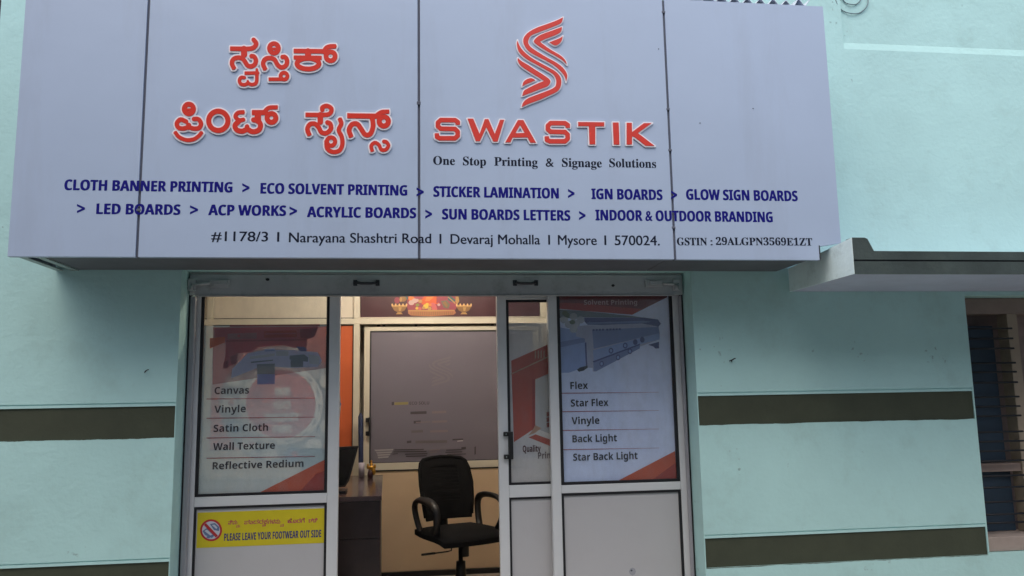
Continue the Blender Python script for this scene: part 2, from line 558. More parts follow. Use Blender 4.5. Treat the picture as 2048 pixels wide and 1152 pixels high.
M_WFRAME = mat('brown_window_frame', (0.26, 0.19, 0.16), 0.6, vary=0.12, vscale=8)
M_BARS = mat('black_iron', (0.012, 0.013, 0.017), 0.5, 0.2)
M_SHEET = mat('dark_blue_board', (0.020, 0.040, 0.065), 0.55, vary=0.15, vscale=5)
M_GI = mat('white_corrugated_sheet', (0.66, 0.69, 0.76), 0.4, 0.1, vary=0.08, vscale=9)
M_GROUND = mat('dusty_road', (0.20, 0.19, 0.17), 0.9, vary=0.25, vscale=3, bump=0.5, bscale=90)
M_PAVE = mat('pavement_concrete', (0.38, 0.365, 0.33), 0.9, vary=0.15, vscale=3, bump=0.4, bscale=60)

# ------------------------------------------------------------------ ground
g = MB(); g.quad([(-250, -250, 0), (250, -250, 0), (250, 250, 0), (-250, 250, 0)])
structure(g.build('ground', M_GROUND))
structure(box('pavement', M_PAVE, None, -8, 8, -1.4, -0.002, 0.003, 0.10, bev=0.012))
structure(box('shop_floor', M_TILE, None, -2.3, 2.8, 0.004, 2.6, 0.003, 0.112))

# unseen houses added across the street; their heights dim the wall's left and foot
M_OPP = mat('grey_house_plaster', (0.42, 0.42, 0.41), 0.8, vary=0.1, vscale=0.6)
ob = MB()
for a, b, c, d in ((-30, -9, -5.9, 6.8), (-8.9, 0.4, -5.6, 6.5), (0.5, 9, -5.7, 4.7), (9.1, 30, -5.9, 4.9)):
    ob.box(a, b, c - 8, c, 0.003, d)
structure(ob.build('street_houses', M_OPP))

# ------------------------------------------------------------------ facade wall
WX0, WX1, WZ1 = -2.269, 7.0, 5.6
DOOR = (-1.252, 1.637, 2.272)
facade = thing('shop_facade', 'pale turquoise plastered shopfront wall with olive green bands around the glass doorway', 'wall', (0.2, 0, 0))
holes = [  # x0, x1, z0, z1, depth, closed
    (DOOR[0], DOOR[1], 0.0, DOOR[2], 0.30, False),
    (3.388, 4.62, 0.575, 2.113, 0.28, False),
    (2.722, WX1, 3.695, WZ1, 0.013, 'recess'),
]
bands = []
for z0, z1 in ((1.362, 1.527), (0.566, 0.727)):
    bands += [(WX0, DOOR[0] - 0.004, z0, z1), (1.642, 3.380, z0, z1)]
grooves = [(WX0, DOOR[0] - 0.004, 1.541, 1.547), (1.642, 3.380, 1.541, 1.547), (WX0, DOOR[0] - 0.004, 0.741, 0.747), (1.642, 3.380, 0.741, 0.747)]
allh = holes + [(a, b, c, d, 0.008, True) for a, b, c, d in bands] + [(a, b, c, d, 0.006, True) for a, b, c, d in grooves]
xs = sorted({WX0, WX1} | {h[0] for h in allh} | {h[1] for h in allh})
zs = sorted({0.0, WZ1} | {h[2] for h in allh} | {h[3] for h in allh})
w = MB()
for i in range(len(xs) - 1):
    for j in range(len(zs) - 1):
        cx, cz = (xs[i] + xs[i + 1]) / 2, (zs[j] + zs[j + 1]) / 2
        if any(h[0] < cx < h[1] and h[2] < cz < h[3] for h in allh): continue
        w.quad([(xs[i], 0, zs[j]), (xs[i + 1], 0, zs[j]), (xs[i + 1], 0, zs[j + 1]), (xs[i], 0, zs[j + 1])])
for (a, b, c, d, dp, closed) in allh:
    sl = 0.048 if closed == 'recess' else 0.0
    w.quad([(a, 0, c), (a, dp, c + sl), (a, dp, d), (a, 0, d)])
    w.quad([(b, 0, c), (b, dp, c + sl), (b, dp, d), (b, 0, d)])
    w.quad([(a, 0, d), (a, dp, d), (b, dp, d), (b, 0, d)])
    w.quad([(a, 0, c), (a, dp, c + sl), (b, dp, c + sl), (b, 0, c)])
    if closed == 'recess' or (closed and dp < 0.007):
        w.quad([(a, dp, c + sl), (b, dp, c + sl), (b, dp, d), (a, dp, d)])
# left end, top and the back of the masonry
w.quad([(WX0, 0, 0), (WX0, 0.30, 0), (WX0, 0.30, WZ1), (WX0, 0, WZ1)])
w.quad([(WX0, 0, WZ1), (WX1, 0, WZ1), (WX1, 0.30, WZ1), (WX0, 0.30, WZ1)])
w.build('wall', M_WALL, facade)
for (a, b, c, d) in bands:
    q = MB(); q.quad([(a, 0.008, c), (b, 0.008, c), (b, 0.008, d), (a, 0.008, d)])
    nseg = 90; z_ = 0.0
    lo = []
    for k in range(nseg + 1):
        z_ = 0.75 * z_ + random.uniform(-0.0012, 0.0014)
        lo.append((a + (b - a) * k / nseg, max(0.0008, 0.002 + z_)))
    for k in range(nseg):
        q.quad([(lo[k][0], -0.0006, c - lo[k][1]), (lo[k + 1][0], -0.0006, c - lo[k + 1][1]), (lo[k + 1][0], -0.0006, c + 0.0003), (lo[k][0], -0.0006, c + 0.0003)])
    q.build('painted_band', M_BAND, facade)
# dark recess of the next building, at the far left edge
nb = thing('neighbouring_wall', 'sliver of dark wall beyond the left end of the turquoise shopfront', 'wall', (-2.6, 0.5, 0))
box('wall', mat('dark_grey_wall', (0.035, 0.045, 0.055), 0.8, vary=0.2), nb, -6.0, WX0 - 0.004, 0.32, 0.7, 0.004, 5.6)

# ------------------------------------------------------------------ interior shell
rm = MB()
rm.quad([(-2.2, 0.31, 0.112), (-2.2, 2.55, 0.112), (-2.2, 2.55, 2.9), (-2.2, 0.31, 2.9)])
rm.quad([(2.7, 0.31, 0.112), (2.7, 2.55, 0.112), (2.7, 2.55, 2.9), (2.7, 0.31, 2.9)])
rm.quad([(-2.2, 2.55, 0.112), (2.7, 2.55, 0.112), (2.7, 2.55, 2.9), (-2.2, 2.55, 2.9)])
# inner face of the front wall round the doorway
for a, b, c, d in ((-2.2, DOOR[0], 0.112, 2.9), (DOOR[1], 2.7, 0.112, 2.9), (DOOR[0], DOOR[1], DOOR[2], 2.9)):
    rm.quad([(a, 0.31, c), (b, 0.31, c), (b, 0.31, d), (a, 0.31, d)])
structure(rm.build('interior_wall', M_IWALL))
cl = MB(); cl.quad([(-2.2, 0.31, 2.9), (2.7, 0.31, 2.9), (2.7, 2.55, 2.9), (-2.2, 2.55, 2.9)])
structure(cl.build('interior_ceiling', mat('ceiling_white', (0.8, 0.78, 0.74), 0.8)))
tl = thing('tube_light', 'warm white tube light under the shop ceiling, hidden above the doorway', 'lamp', (0.1, 1.2, 2.86))
box('housing', M_WHITE, tl, -0.55, 0.75, 1.17, 1.23, 2.865, 2.895, 0.004)
MB().tube([(-0.5, 1.2, 2.84), (0.7, 1.2, 2.84)], 0.016, 10).build('tube', mat('lit_tube', (0.9, 0.85, 0.75), 0.5, emit=(1.0, 0.89, 0.75), estr=82.0), tl)

# ------------------------------------------------------------------ signboard
YS = -0.50
SX = [-1.900, -1.320, 0.033, 1.370, 2.305]
SZ0, SZ1 = 2.243, 3.700
sign = thing('signboard', 'long lavender grey shop signboard with raised red letters and blue service list', 'sign', (0.2, -0.25, SZ0))
GAP = 0.0065
for i in range(4):
    a = SX[i] + (GAP if i else 0); b = SX[i + 1] - (GAP if i < 3 else 0)
    if i < 3:
        box('panel', M_SIGN, sign, a, b, YS, YS + 0.03, SZ0, SZ1, 0.002)
    else:   # the last panel is notched round the concrete canopy
        nx, nz = 2.181, 2.318
        pm = MB().prism([(a, SZ0), (nx, SZ0), (nx, nz), (b, nz + 0.02), (b, SZ1), (a, SZ1)], YS, YS + 0.03)
        pm.build('panel', M_SIGN, sign, 'right end panel notched at its lower corner')
for x in SX[1:4]:
    box('seam', M_SEAM, sign, x - GAP + 0.0003, x + GAP - 0.0003, YS + 0.010, YS + 0.028, SZ0 + 0.002, SZ1 - 0.002)
for px, py in ((836, 205), (836, 207), (1328, 24), (1332, 218), (1338, 300), (1346, 455), (283, 420)):
    cx, cz = P(px, py, YS)
    sx = min(SX[1:4], key=lambda q: abs(q - cx))
    box('sealant', M_SEAM, sign, sx - 0.011, sx + 0.009, YS - 0.0015, YS + 0.009, cz - 0.006, cz + 0.006, 0.002)
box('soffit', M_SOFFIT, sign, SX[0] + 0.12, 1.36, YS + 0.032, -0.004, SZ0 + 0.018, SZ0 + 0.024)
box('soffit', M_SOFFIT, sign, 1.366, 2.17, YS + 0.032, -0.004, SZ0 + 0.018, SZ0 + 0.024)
for x in (SX[0] + 0.006, SX[0] + 0.085):
    box('bracket', M_STEEL, sign, x, x + 0.035, YS + 0.032, -0.003, SZ0 + 0.012, SZ0 + 0.017)
box('end_panel', M_SIGN, sign, SX[0], SX[0] + 0.004, YS + 0.031, -0.003, SZ0 + 0.03, SZ1)
box('end_panel', M_SIGN, sign, SX[4] - 0.004, SX[4], YS + 0.031, -0.003, 2.36, SZ1)
box('top_sheet', M_SIGN, sign, SX[0] + 0.005, SX[4] - 0.005, YS + 0.031, -0.003, SZ1 - 0.03, SZ1 - 0.026)
box('edge_trim', M_BLACK, sign, 2.176, 2.1805, YS - 0.003, YS + 0.03, SZ0, 2.322)

# raised red lettering -------------------------------------------------------
YL = YS - 0.0005
def S(pts, hw, f0=False, f1=False, sm=True):
    return ('stroke', smooth(pts, 4) if sm and len(pts) > 2 else pts, hw, (f0, f1))
to_a = lambda x, y: (450 + x / 8.533, 70 + y / 8.533)
to_b = lambda x, y: (330 + x / 4.357, 190 + y / 4.357)
to_c = lambda x, y: (860 + x / 4.452, 225 + y / 4.452)
to_d = lambda x, y: (1000 + x / 5.4875, 20 + y / 5.4875)
KAN_A = [
    [S([(92, 245), (330, 248), (440, 245), (510, 215), (538, 155), (495, 95)], 42, True), S([(330, 250), (332, 345)], 56),
     S([(165, 590), (125, 500), (150, 425), (220, 398), (300, 412), (350, 470), (390, 530), (450, 548), (515, 512), (533, 440), (500, 380), (445, 372)], 42, True, True),
     S([(338, 662), (565, 658)], 33, True), S([(548, 600), (552, 660)], 26),
     S([(335, 738), (280, 738), (252, 785), (275, 845), (340, 860), (400, 838), (460, 857), (528, 840), (548, 780), (550, 660)], 34), S([(400, 840), (395, 800)], 26)],
    [('ring', (840, 240), 78, 82, 42), S([(800, 248), (880, 248)], 26),
     S([(695, 605), (655, 505), (690, 425), (770, 405), (850, 430), (900, 520), (970, 565), (1045, 530), (1065, 450), (1030, 390), (972, 388)], 42, True, True),
     ('ring', (1012, 712), 58, 58, 36), S([(748, 766), (1065, 766)], 34, True, True)],
    [S([(1175, 284), (1700, 292)], 42, True), S([(1175, 395), (1655, 400)], 38, True, True), S([(1420, 290), (1420, 395)], 55),
     ('ring', (1420, 500), 188, 92, 45), S([(1690, 300), (1730, 235), (1800, 207), (1895, 205)], 42, False, True),
     ('ring', (1805, 375), 78, 76, 44), S([(1735, 250), (1735, 340)], 36)],
]
KAN_B = [
    [('ring', (212, 127), 40, 42, 23), S([(190, 133), (235, 133)], 13),
     S([(188, 236), (140, 218), (108, 250), (120, 288), (165, 297), (210, 286), (255, 297), (300, 292), (318, 255), (295, 216), (256, 214)], 21),
     S([(210, 286), (210, 268)], 24),
     S([(90, 325), (120, 365), (165, 390), (210, 398), (260, 388), (300, 360), (325, 328)], 19, True, True)],
    [('ring', (468, 230), 84, 84, 24)],
    [S([(695, 155), (640, 160), (617, 195), (650, 225), (685, 220)], 20, True), S([(645, 235), (613, 270), (630, 310), (680, 320), (720, 304), (765, 325), (820, 310), (835, 265), (812, 228), (775, 222)], 24),
     S([(720, 304), (718, 280)], 22), S([(760, 158), (880, 158)], 24, True), S([(812, 165), (812, 228)], 30),
     S([(865, 158), (905, 118), (985, 112)], 20, False, True), ('ring', (930, 205), 38, 38, 24)],
    [S([(1225, 178), (1390, 178), (1440, 165), (1452, 125), (1415, 100), (1375, 112), (1372, 135)], 21, True), S([(1355, 178), (1355, 240)], 26),
     S([(1262, 358), (1243, 305), (1262, 262), (1305, 255), (1340, 285), (1365, 330), (1410, 336), (1447, 300), (1440, 255), (1408, 242)], 22, True, True),
     S([(1522, 208), (1538, 255), (1515, 310), (1542, 370), (1546, 440), (1518, 490), (1460, 500), (1415, 470), (1408, 410)], 21, True), ('ring', (1448, 410), 36, 36, 20)],
    [S([(1588, 186), (1870, 190)], 24, True), S([(1624, 372), (1605, 310), (1630, 262), (1675, 257), (1710, 300), (1745, 350), (1788, 345), (1812, 290), (1812, 235), (1800, 190)], 23, True),
     S([(1835, 190), (1885, 155), (1955, 150)], 20, False, True), ('ring', (1907, 235), 40, 40, 24),
     S([(1808, 497), (1798, 447), (1830, 420), (1865, 440), (1885, 480), (1925, 480), (1948, 445), (1930, 415), (1908, 410)], 18, True)],
]
for sh in KAN_A: raised(sign, 'letter', sh, to_a, 22, YL, M_RED, M_WHITE, 8.533)
for sh in KAN_B: raised(sign, 'letter', sh, to_b, 11.5, YL, M_RED, M_WHITE, 4.357)
s1 = [(246, 114), (247, 90), (222, 73), (95, 72), (70, 95), (70, 128), (95, 149), (222, 151), (246, 175), (246, 212), (222, 234), (88, 234), (62, 222), (60, 190)]
LET_C = [
    [('stroke', s1, 22, (True, True))],
    [('poly', [[(330, 58), (385, 58), (440, 190), (485, 62), (520, 62), (575, 190), (620, 68), (662, 68), (602, 265), (560, 265), (500, 140), (445, 262), (405, 262)]])],
    [('poly', [[(780, 70), (830, 70), (945, 275), (890, 275), (865, 228), (735, 230), (715, 272), (665, 272)], [(800, 120), (838, 185), (762, 187)]])],
    [('stroke', [(x + 977, y + 27) for x, y in s1], 22, (True, True))],
    [('poly', [[(1315, 88), (1550, 90), (1550, 130), (1470, 130), (1470, 290), (1415, 290), (1410, 128), (1315, 128)]])],
    [('poly', [[(1622, 92), (1678, 92), (1685, 292), (1630, 292)]])],
    [('poly', [[(1745, 95), (1795, 95), (1797, 175), (1900, 98), (1975, 98), (1850, 188), (2000, 303), (1915, 303), (1815, 225), (1797, 218), (1797, 292), (1745, 292)]])],
]
for sh in LET_C: raised(sign, 'letter', sh, to_c, 9.5, YL, M_RED, M_WHITE, 4.452)
LOGO = [
    [(690, 85), (620, 120), (500, 165), (400, 200), (310, 250), (262, 300), (250, 345), (262, 395), (310, 460), (400, 515), (500, 565), (600, 625), (670, 690), (705, 740), (722, 800), (738, 735), (725, 690), (690, 640), (620, 585), (520, 530), (420, 470), (340, 415), (310, 370), (315, 330), (340, 290), (400, 262), (500, 225), (600, 185), (665, 155), (685, 120)],
    [(678, 190), (600, 220), (500, 255), (420, 290), (372, 335), (372, 365), (420, 405), (500, 455), (600, 510), (680, 560), (733, 612), (722, 570), (690, 528), (640, 490), (560, 445), (480, 390), (440, 355), (500, 325), (580, 295), (650, 262), (675, 230)],
    [(688, 290), (640, 320), (535, 360), (565, 382), (600, 398), (640, 385), (675, 345)],
    [(190, 335), (180, 380), (195, 450), (230, 500), (300, 555), (400, 610), (500, 665), (580, 715), (610, 770), (610, 820), (590, 855), (520, 890), (400, 935), (300, 975), (250, 1020), (232, 1075), (320, 1035), (430, 995), (540, 945), (620, 905), (660, 860), (672, 790), (655, 730), (600, 675), (520, 630), (420, 575), (330, 520), (260, 460), (215, 400)],
    [(192, 530), (190, 560), (215, 610), (270, 655), (350, 705), (430, 755), (475, 785), (400, 815), (300, 865), (255, 895), (238, 955), (330, 920), (430, 880), (520, 845), (552, 800), (540, 765), (480, 720), (400, 670), (310, 610), (240, 570)],
    [(240, 850), (250, 800), (290, 765), (340, 752), (370, 765), (392, 778), (330, 805), (270, 830)],
]
LOGO_S = [smooth(l, 4, True) for l in LOGO]
for l in LOGO_S: raised(sign, 'logo_stroke', [('poly', [l])], to_d, 9, YL, M_RED, M_WHITE, 5.4875)

# flat lettering on the sign -------------------------------------------------
YT = YS - 0.0004
T = 0.004
for s, a, b, ya, yb in (
        ('CLOTH BANNER PRINTING', 128, 463, 380.8, 384.5), ('ECO SOLVENT PRINTING', 520.5, 813, 386.5, 392), ('STICKER LAMINATION', 866.6, 1116.5, 393.8, 397),
        ('IGN BOARDS', 1183, 1324, 398.6, 400), ('GLOW SIGN BOARDS', 1372.5, 1594.5, 400, 402), ('LED BOARDS', 192, 359, 428.2, 430),
        ('ACP WORKS', 416, 570.5, 430.5, 432), ('ACRYLIC BOARDS', 613.5, 831, 434, 437), ('SUN BOARDS LETTERS', 884, 1139.5, 439, 441.3), ('INDOOR & OUTDOOR BRANDING', 1191, 1544.5, 442, 443.5)):
    line_px(sign, s, 'sans', a, b, ya, yb, 20.8, YT, M_BLUE, 0.0, 0.0, 0.0040)
for a, b, yb in ((484.6, 499, 375.5), (833, 847.5, 384), (1136, 1149, 387), (1342, 1354, 390), (154, 170, 417), (380, 396, 419.5), (579, 594, 422), (850.5, 864, 428), (1158, 1171, 431)):
    h = 9.0
    pts = [(a, yb - h), (b, yb - 1.8), (b, yb + 1.8), (a, yb + h), (a, yb + h - 4.4), (b - 5.5, yb), (a, yb - h + 4.4)]
    MB().prism([P(x, y, YT) for x, y in pts], YT, YT - 0.0005).build('lettering', M_BLUE, sign)
for s, a, b, ya, yb in (('#1178/3', 422, 535, 482, 483), ('I', 554, 557.5, 483.5, 483.5), ('Narayana Shashtri Road', 577.6, 861.6, 484, 487), ('I', 879, 882, 487.2, 487.2),
                        ('Devaraj Mohalla', 901, 1079.6, 487.6, 489), ('I', 1096.5, 1099.5, 489.3, 489.3), ('Mysore', 1116, 1193, 489.6, 490), ('I', 1209, 1212, 490.2, 490.2), ('570024.', 1229.5, 1319, 490.3, 490.8)):
    line_px(sign, s, 'plain', a, b, ya, yb, 19.2, YT, M_NAVY, 0.0, 0.0, 0.0022)
for s, a, b in (('GSTIN', 1354, 1414), (':', 1421, 1425), ('29ALGPN3569E1ZT', 1432, 1624.5)):
    line_px(sign, s, 'serif', a, b, 490.3, 490.8, 14.8, YT, M_NAVY, 0.0, 0.0, 0.0016)
for s, a, b, y in (('One', 28, 220, 466), ('Stop', 293, 497, 471), ('Printing', 572, 957, 477), ('&', 1030, 1100, 483), ('Signage', 1175, 1528, 486), ('Solutions', 1597, 2012, 490)):
    line_px(sign, s, 'serif', 860 + a / 4.452, 860 + b / 4.452, 225 + y / 4.452, 225 + y / 4.452, 17, YT, M_NAVY, 0.0, 0.0, 0.0016)
# small dents and specks on the panel faces
for px, py in ((1317, 98), (1506, 217), (1400, 246)):
    MB().lathe((PX(px, py, YS), YS - 0.0008, PZ(px, py, YS)), [(0.0, 0.004), (0.004, 0.0), (0.0, -0.004)], 8).build('screw', M_SEAM, sign)

# ------------------------------------------------------------------ corrugated sheet resting behind the top of the sign
cs = MB()
cx0, cx1 = PX(1355, 4, -0.45), PX(1616, 12, -0.45)
prev = None
n = 120
for k in range(n + 1):
    t = k / n
    x = cx0 + (cx1 - cx0) * t
    u = (x - cx0) / 0.0755
    amp = 0.017 * (1 if t < 0.8 else 1.15)
    z = SZ1 + 0.022 + amp * math.sin(u * 2 * math.pi) + (0.006 * math.sin(x * 9)) - (0.010 if 0.75 < t < 0.9 else 0)
    cur = [(x, -0.485, z), (x, -0.03, z + 0.05), (x, -0.03, z + 0.053), (x, -0.485, z + 0.003)]
    if prev:
        for q in range(4):
            cs.quad([prev[q], cur[q], cur[(q + 1) % 4], prev[(q + 1) % 4]], 0, q in (0, 2))
    prev = cur
o = cs.build('corrugated_sheet', M_GI)
o['label'] = 'white corrugated roofing sheet with wavy edge lying on top of the signboard'; o['category'] = 'roofing sheet'

# cable coil hanging high on the wall
cc = MB()
ccx, ccz = P(1707, -8, -0.02)
for r, dz in ((0.115, 0.0), (0.07, 0.02)):
    cc.tube([(ccx + r * math.cos(a * math.pi / 16), 0.004 + 0.003 * math.sin(a), ccz + dz + r * 0.95 * math.sin(a * math.pi / 16)) for a in range(33)], 0.0036, 6)
o = cc.build('cable_coil', mat('grey_cable', (0.16, 0.22, 0.24), 0.5))
o['label'] = 'loose loops of thin grey cable high on the wall right of the signboard'; o['category'] = 'cable'

# ------------------------------------------------------------------ concrete canopy over the window
cn = thing('window_canopy', 'projecting concrete sunshade slab with dark weathered front edge above the barred window', 'sunshade', (3.6, -0.35, 2.14))
CY, CZ0, CZM, CZ1, CX0, CX1 = -0.70, 2.135, 2.205, 2.262, 2.25, 6.2
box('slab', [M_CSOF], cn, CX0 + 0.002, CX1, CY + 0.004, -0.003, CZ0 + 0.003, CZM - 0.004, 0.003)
zt = PZ(1703, 475, CY)
x1, x2 = PX(1733, 478, CY), PX(1748, 502, CY)
zl = PZ(1760, 502, CY)
e = MB()
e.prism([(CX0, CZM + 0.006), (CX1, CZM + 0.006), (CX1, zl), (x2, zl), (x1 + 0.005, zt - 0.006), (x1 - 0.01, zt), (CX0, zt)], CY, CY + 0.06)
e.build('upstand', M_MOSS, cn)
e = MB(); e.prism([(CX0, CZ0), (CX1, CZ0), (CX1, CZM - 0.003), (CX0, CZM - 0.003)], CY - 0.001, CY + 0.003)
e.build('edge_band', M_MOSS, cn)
e = MB()
e.prism([(CX0 + 0.003, CZM - 0.002), (CX1, CZM - 0.002), (CX1, CZM + 0.004), (CX0 + 0.003, CZM + 0.004)], CY + 0.008, CY + 0.05)
e.build('shadow_groove', M_BLACK, cn)  # black strip standing in for the shade inside the groove
# pale left cheek of the slab
q = MB()
q.prism([(0, 0)], 0, 0) if False else None
cheek = [(CY + 0.001, CZ0 + 0.001), (-0.003, CZ0 + 0.001), (-0.003, zt - 0.05), (CY + 0.001, zt - 0.001)]
v0 = [(CX0 - 0.004, y, z) for y, z in cheek]; v1 = [(CX0 - 0.0005, y, z) for y, z in cheek]
q.quad(v0); q.quad(v1[::-1])
for i in range(4): q.quad([v0[i], v0[(i + 1) % 4], v1[(i + 1) % 4], v1[i]])
q.build('cheek', M_CONC, cn)

# ------------------------------------------------------------------ barred window at the right
wd = thing('barred_window', 'recessed window with black horizontal bars and dark blue shutter under the concrete sunshade', 'window', (4.0, 0.1, 0.575))
wx0, wx1, wz0, wz1 = 3.390, 4.618, 0.578, 2.110
fy = 0.115
ft = PZ(1960, 628, fy); fb = PZ(1990, 1068, fy)
fr = PX(2031, 800, fy)
box('lintel', M_WFRAME, wd, wx0, wx1, fy, fy + 0.10, ft, wz1, 0.004)
box('sill', mat('tan_sill', (0.36, 0.29, 0.25), 0.7, vary=0.12, vscale=8), wd, wx0, wx1, 0.02, fy + 0.12, wz0, fb, 0.004)
box('post', mat('tan_frame', (0.33, 0.26, 0.19), 0.6, vary=0.1, vscale=8), wd, fr, fr + 0.07, fy, fy + 0.09, fb, ft, 0.004)
box('post', M_WFRAME, wd, wx1 - 0.05, wx1, fy, fy + 0.09, fb, ft, 0.004)
mz = PZ(1990, 936, fy)
box('transom', M_WFRAME, wd, wx0, fr, fy + 0.01, fy + 0.07, mz - 0.024, mz + 0.024, 0.003)
bx0 = PX(2000, 800, 0.19)
box('shutter', M_SHEET, wd, wx0, bx0, 0.19, 0.215, mz + 0.026, PZ(1960, 652, 0.19), 0.003, 'upper dark blue shutter leaf')
box('shutter', M_SHEET, wd, wx0, bx0 + 0.02, 0.19, 0.215, fb + 0.002, mz - 0.026, 0.003, 'lower dark blue shutter leaf')
box('back_panel', mat('pinkish_brown_wall', (0.25, 0.185, 0.165), 0.7, vary=0.2, vscale=7, stain=(0.10, 0.07, 0.06), stain_amt=0.6, stain_scale=5), wd, wx0, wx1, 0.262, 0.276, wz0, wz1)
bar_me = MB().tube([(wx0 + 0.001, 0, 0), (fr + 0.001, 0, 0)], 0.0062, 8).mesh('bar')
bar_me.materials.append(M_BARS)
for y in (657, 677, 697, 726, 744, 765, 794, 813, 832, 864, 883, 902, 922, 952, 975, 1004, 1029, 1046):
    o = bpy.data.objects.new('bar', bar_me); COL.objects.link(o)
    attach(o, wd); o.location = (0, 0.085, PZ(1990, y, 0.085))

# ------------------------------------------------------------------ rolled-up shutter
ysb = 0.130
sh = thing('rolling_shutter', 'grey steel rolling shutter pulled up with its bottom bar across the doorway top', 'shutter', (0.2, ysb, 2.14))
sz0, sz1 = 2.139, 2.262
xg0, xg1 = DOOR[0] + 0.003, DOOR[1] - 0.003
box('bottom_bar', M_SHUT, sh, xg0 + 0.006, xg1 - 0.006, ysb, ysb + 0.022, sz0, sz1 - 0.004, 0.003)
box('bar_lip', M_SHUT, sh, xg0 + 0.06, xg1 - 0.06, ysb - 0.006, ysb + 0.02, sz0 - 0.007, sz0 - 0.001, 0.002)
box('slat', M_SHUT, sh, xg0 + 0.006, xg1 - 0.006, ysb + 0.004, ysb + 0.02, sz1, DOOR[2] - 0.002, 0.003)
for px in (733, 1051):
    cx, cz = P(px, 566, ysb)
    hb = MB().box(cx - 0.075, cx - 0.052, ysb - 0.006, ysb, cz - 0.017, cz + 0.017, bev=0.002).box(cx + 0.052, cx + 0.075, ysb - 0.006, ysb, cz - 0.017, cz + 0.017, bev=0.002)
    hb.tube([(cx - 0.06, ysb - 0.012, cz + 0.002), (cx - 0.03, ysb - 0.020, cz - 0.005), (cx + 0.03, ysb - 0.020, cz - 0.005), (cx + 0.06, ysb - 0.012, cz + 0.002)], 0.008, 8)
    hb.build('pull_handle', mat('worn_handle_steel', (0.06, 0.06, 0.07), 0.5, 0.5), sh)
for px, py in ((535, 559), (1226, 571)):
    cx, cz = P(px, py, ysb)
    b = MB(); bmx = bmesh.new(); bmesh.ops.create_uvsphere(bmx, u_segments=10, v_segments=6, radius=0.008)
    for v in bmx.verts: v.co = Vector((cx + v.co.x * 1.4, ysb + v.co.y * 0.6, cz + v.co.z))
    b.bm(bmx, 0, True); b.build('bolt', M_BLACK, sh)
for s, pxc in ((1, 440), (-1, 1308)):
    cx, cz = P(pxc, 567, ysb)
    lk = MB()
    lk.box(cx - 0.055, cx + 0.055, ysb - 0.012, ysb, cz - 0.022, cz + 0.022, bev=0.003)
    lk.box(cx - 0.03, cx + 0.045, ysb - 0.024, ysb - 0.012, cz - 0.012, cz + 0.014, bev=0.003)
    lk.tube([(cx - s * 0.15, ysb - 0.010, cz - 0.006), (cx - s * 0.05, ysb - 0.014, cz - 0.002)], 0.009, 8)
    lk.build('lock', M_SHUT, sh)
for pxc in (385, 1352):
    cx, cz = P(pxc, 570, ysb)
    lk = MB(); lk.box(cx - 0.022, cx + 0.022, ysb - 0.016, ysb, cz - 0.035, cz + 0.035, bev=0.004)
    lk.tube([(cx, ysb - 0.018, cz - 0.03), (cx, ysb - 0.018, cz - 0.005)], 0.010, 8)
    lk.build('end_bracket', M_SHUT, sh)
gxl = PX(385, 740, 0.15); gxr = PX(1385, 1100, 0.15)
def guide(a, b):
    m = MB(); m.box(a, b, 0.155, 0.20, 0.10, sz0 - 0.003, bev=0.003)
    m.box(a + (b - a) * 0.30, a + (b - a) * 0.42, 0.150, 0.1552, 0.10, sz0 - 0.003)
    m.box(a + (b - a) * 0.62, a + (b - a) * 0.70, 0.151, 0.1552, 0.10, sz0 - 0.003)
    return m
guide(DOOR[0] + 0.010, gxl).build('guide_channel', M_ALU_D, sh)
guide(gxr, DOOR[1] - 0.010).build('guide_channel', M_ALU_D, sh)
for a, b in ((DOOR[0] + 0.0015, DOOR[0] + 0.0095), (DOOR[1] - 0.0095, DOOR[1] - 0.0015)):
    box('seal', M_BLACK, sh, a, b, 0.158, 0.20, 0.10, sz1)

# ------------------------------------------------------------------ glazed doors
def gasket(parent, x0, x1, z0, z1, Y, wl, wr, wb, wt):
    m = MB()
    m.box(x0, x0 + wl, Y, Y + 0.012, z0, z1); m.box(x1 - wr, x1, Y, Y + 0.012, z0, z1)
    m.box(x0 + wl, x1 - wr, Y, Y + 0.012, z0, z0 + wb)
    if wt > 0: m.box(x0 + wl, x1 - wr, Y, Y + 0.012, z1 - wt, z1)
    m.build('gasket', M_BLACK, parent)

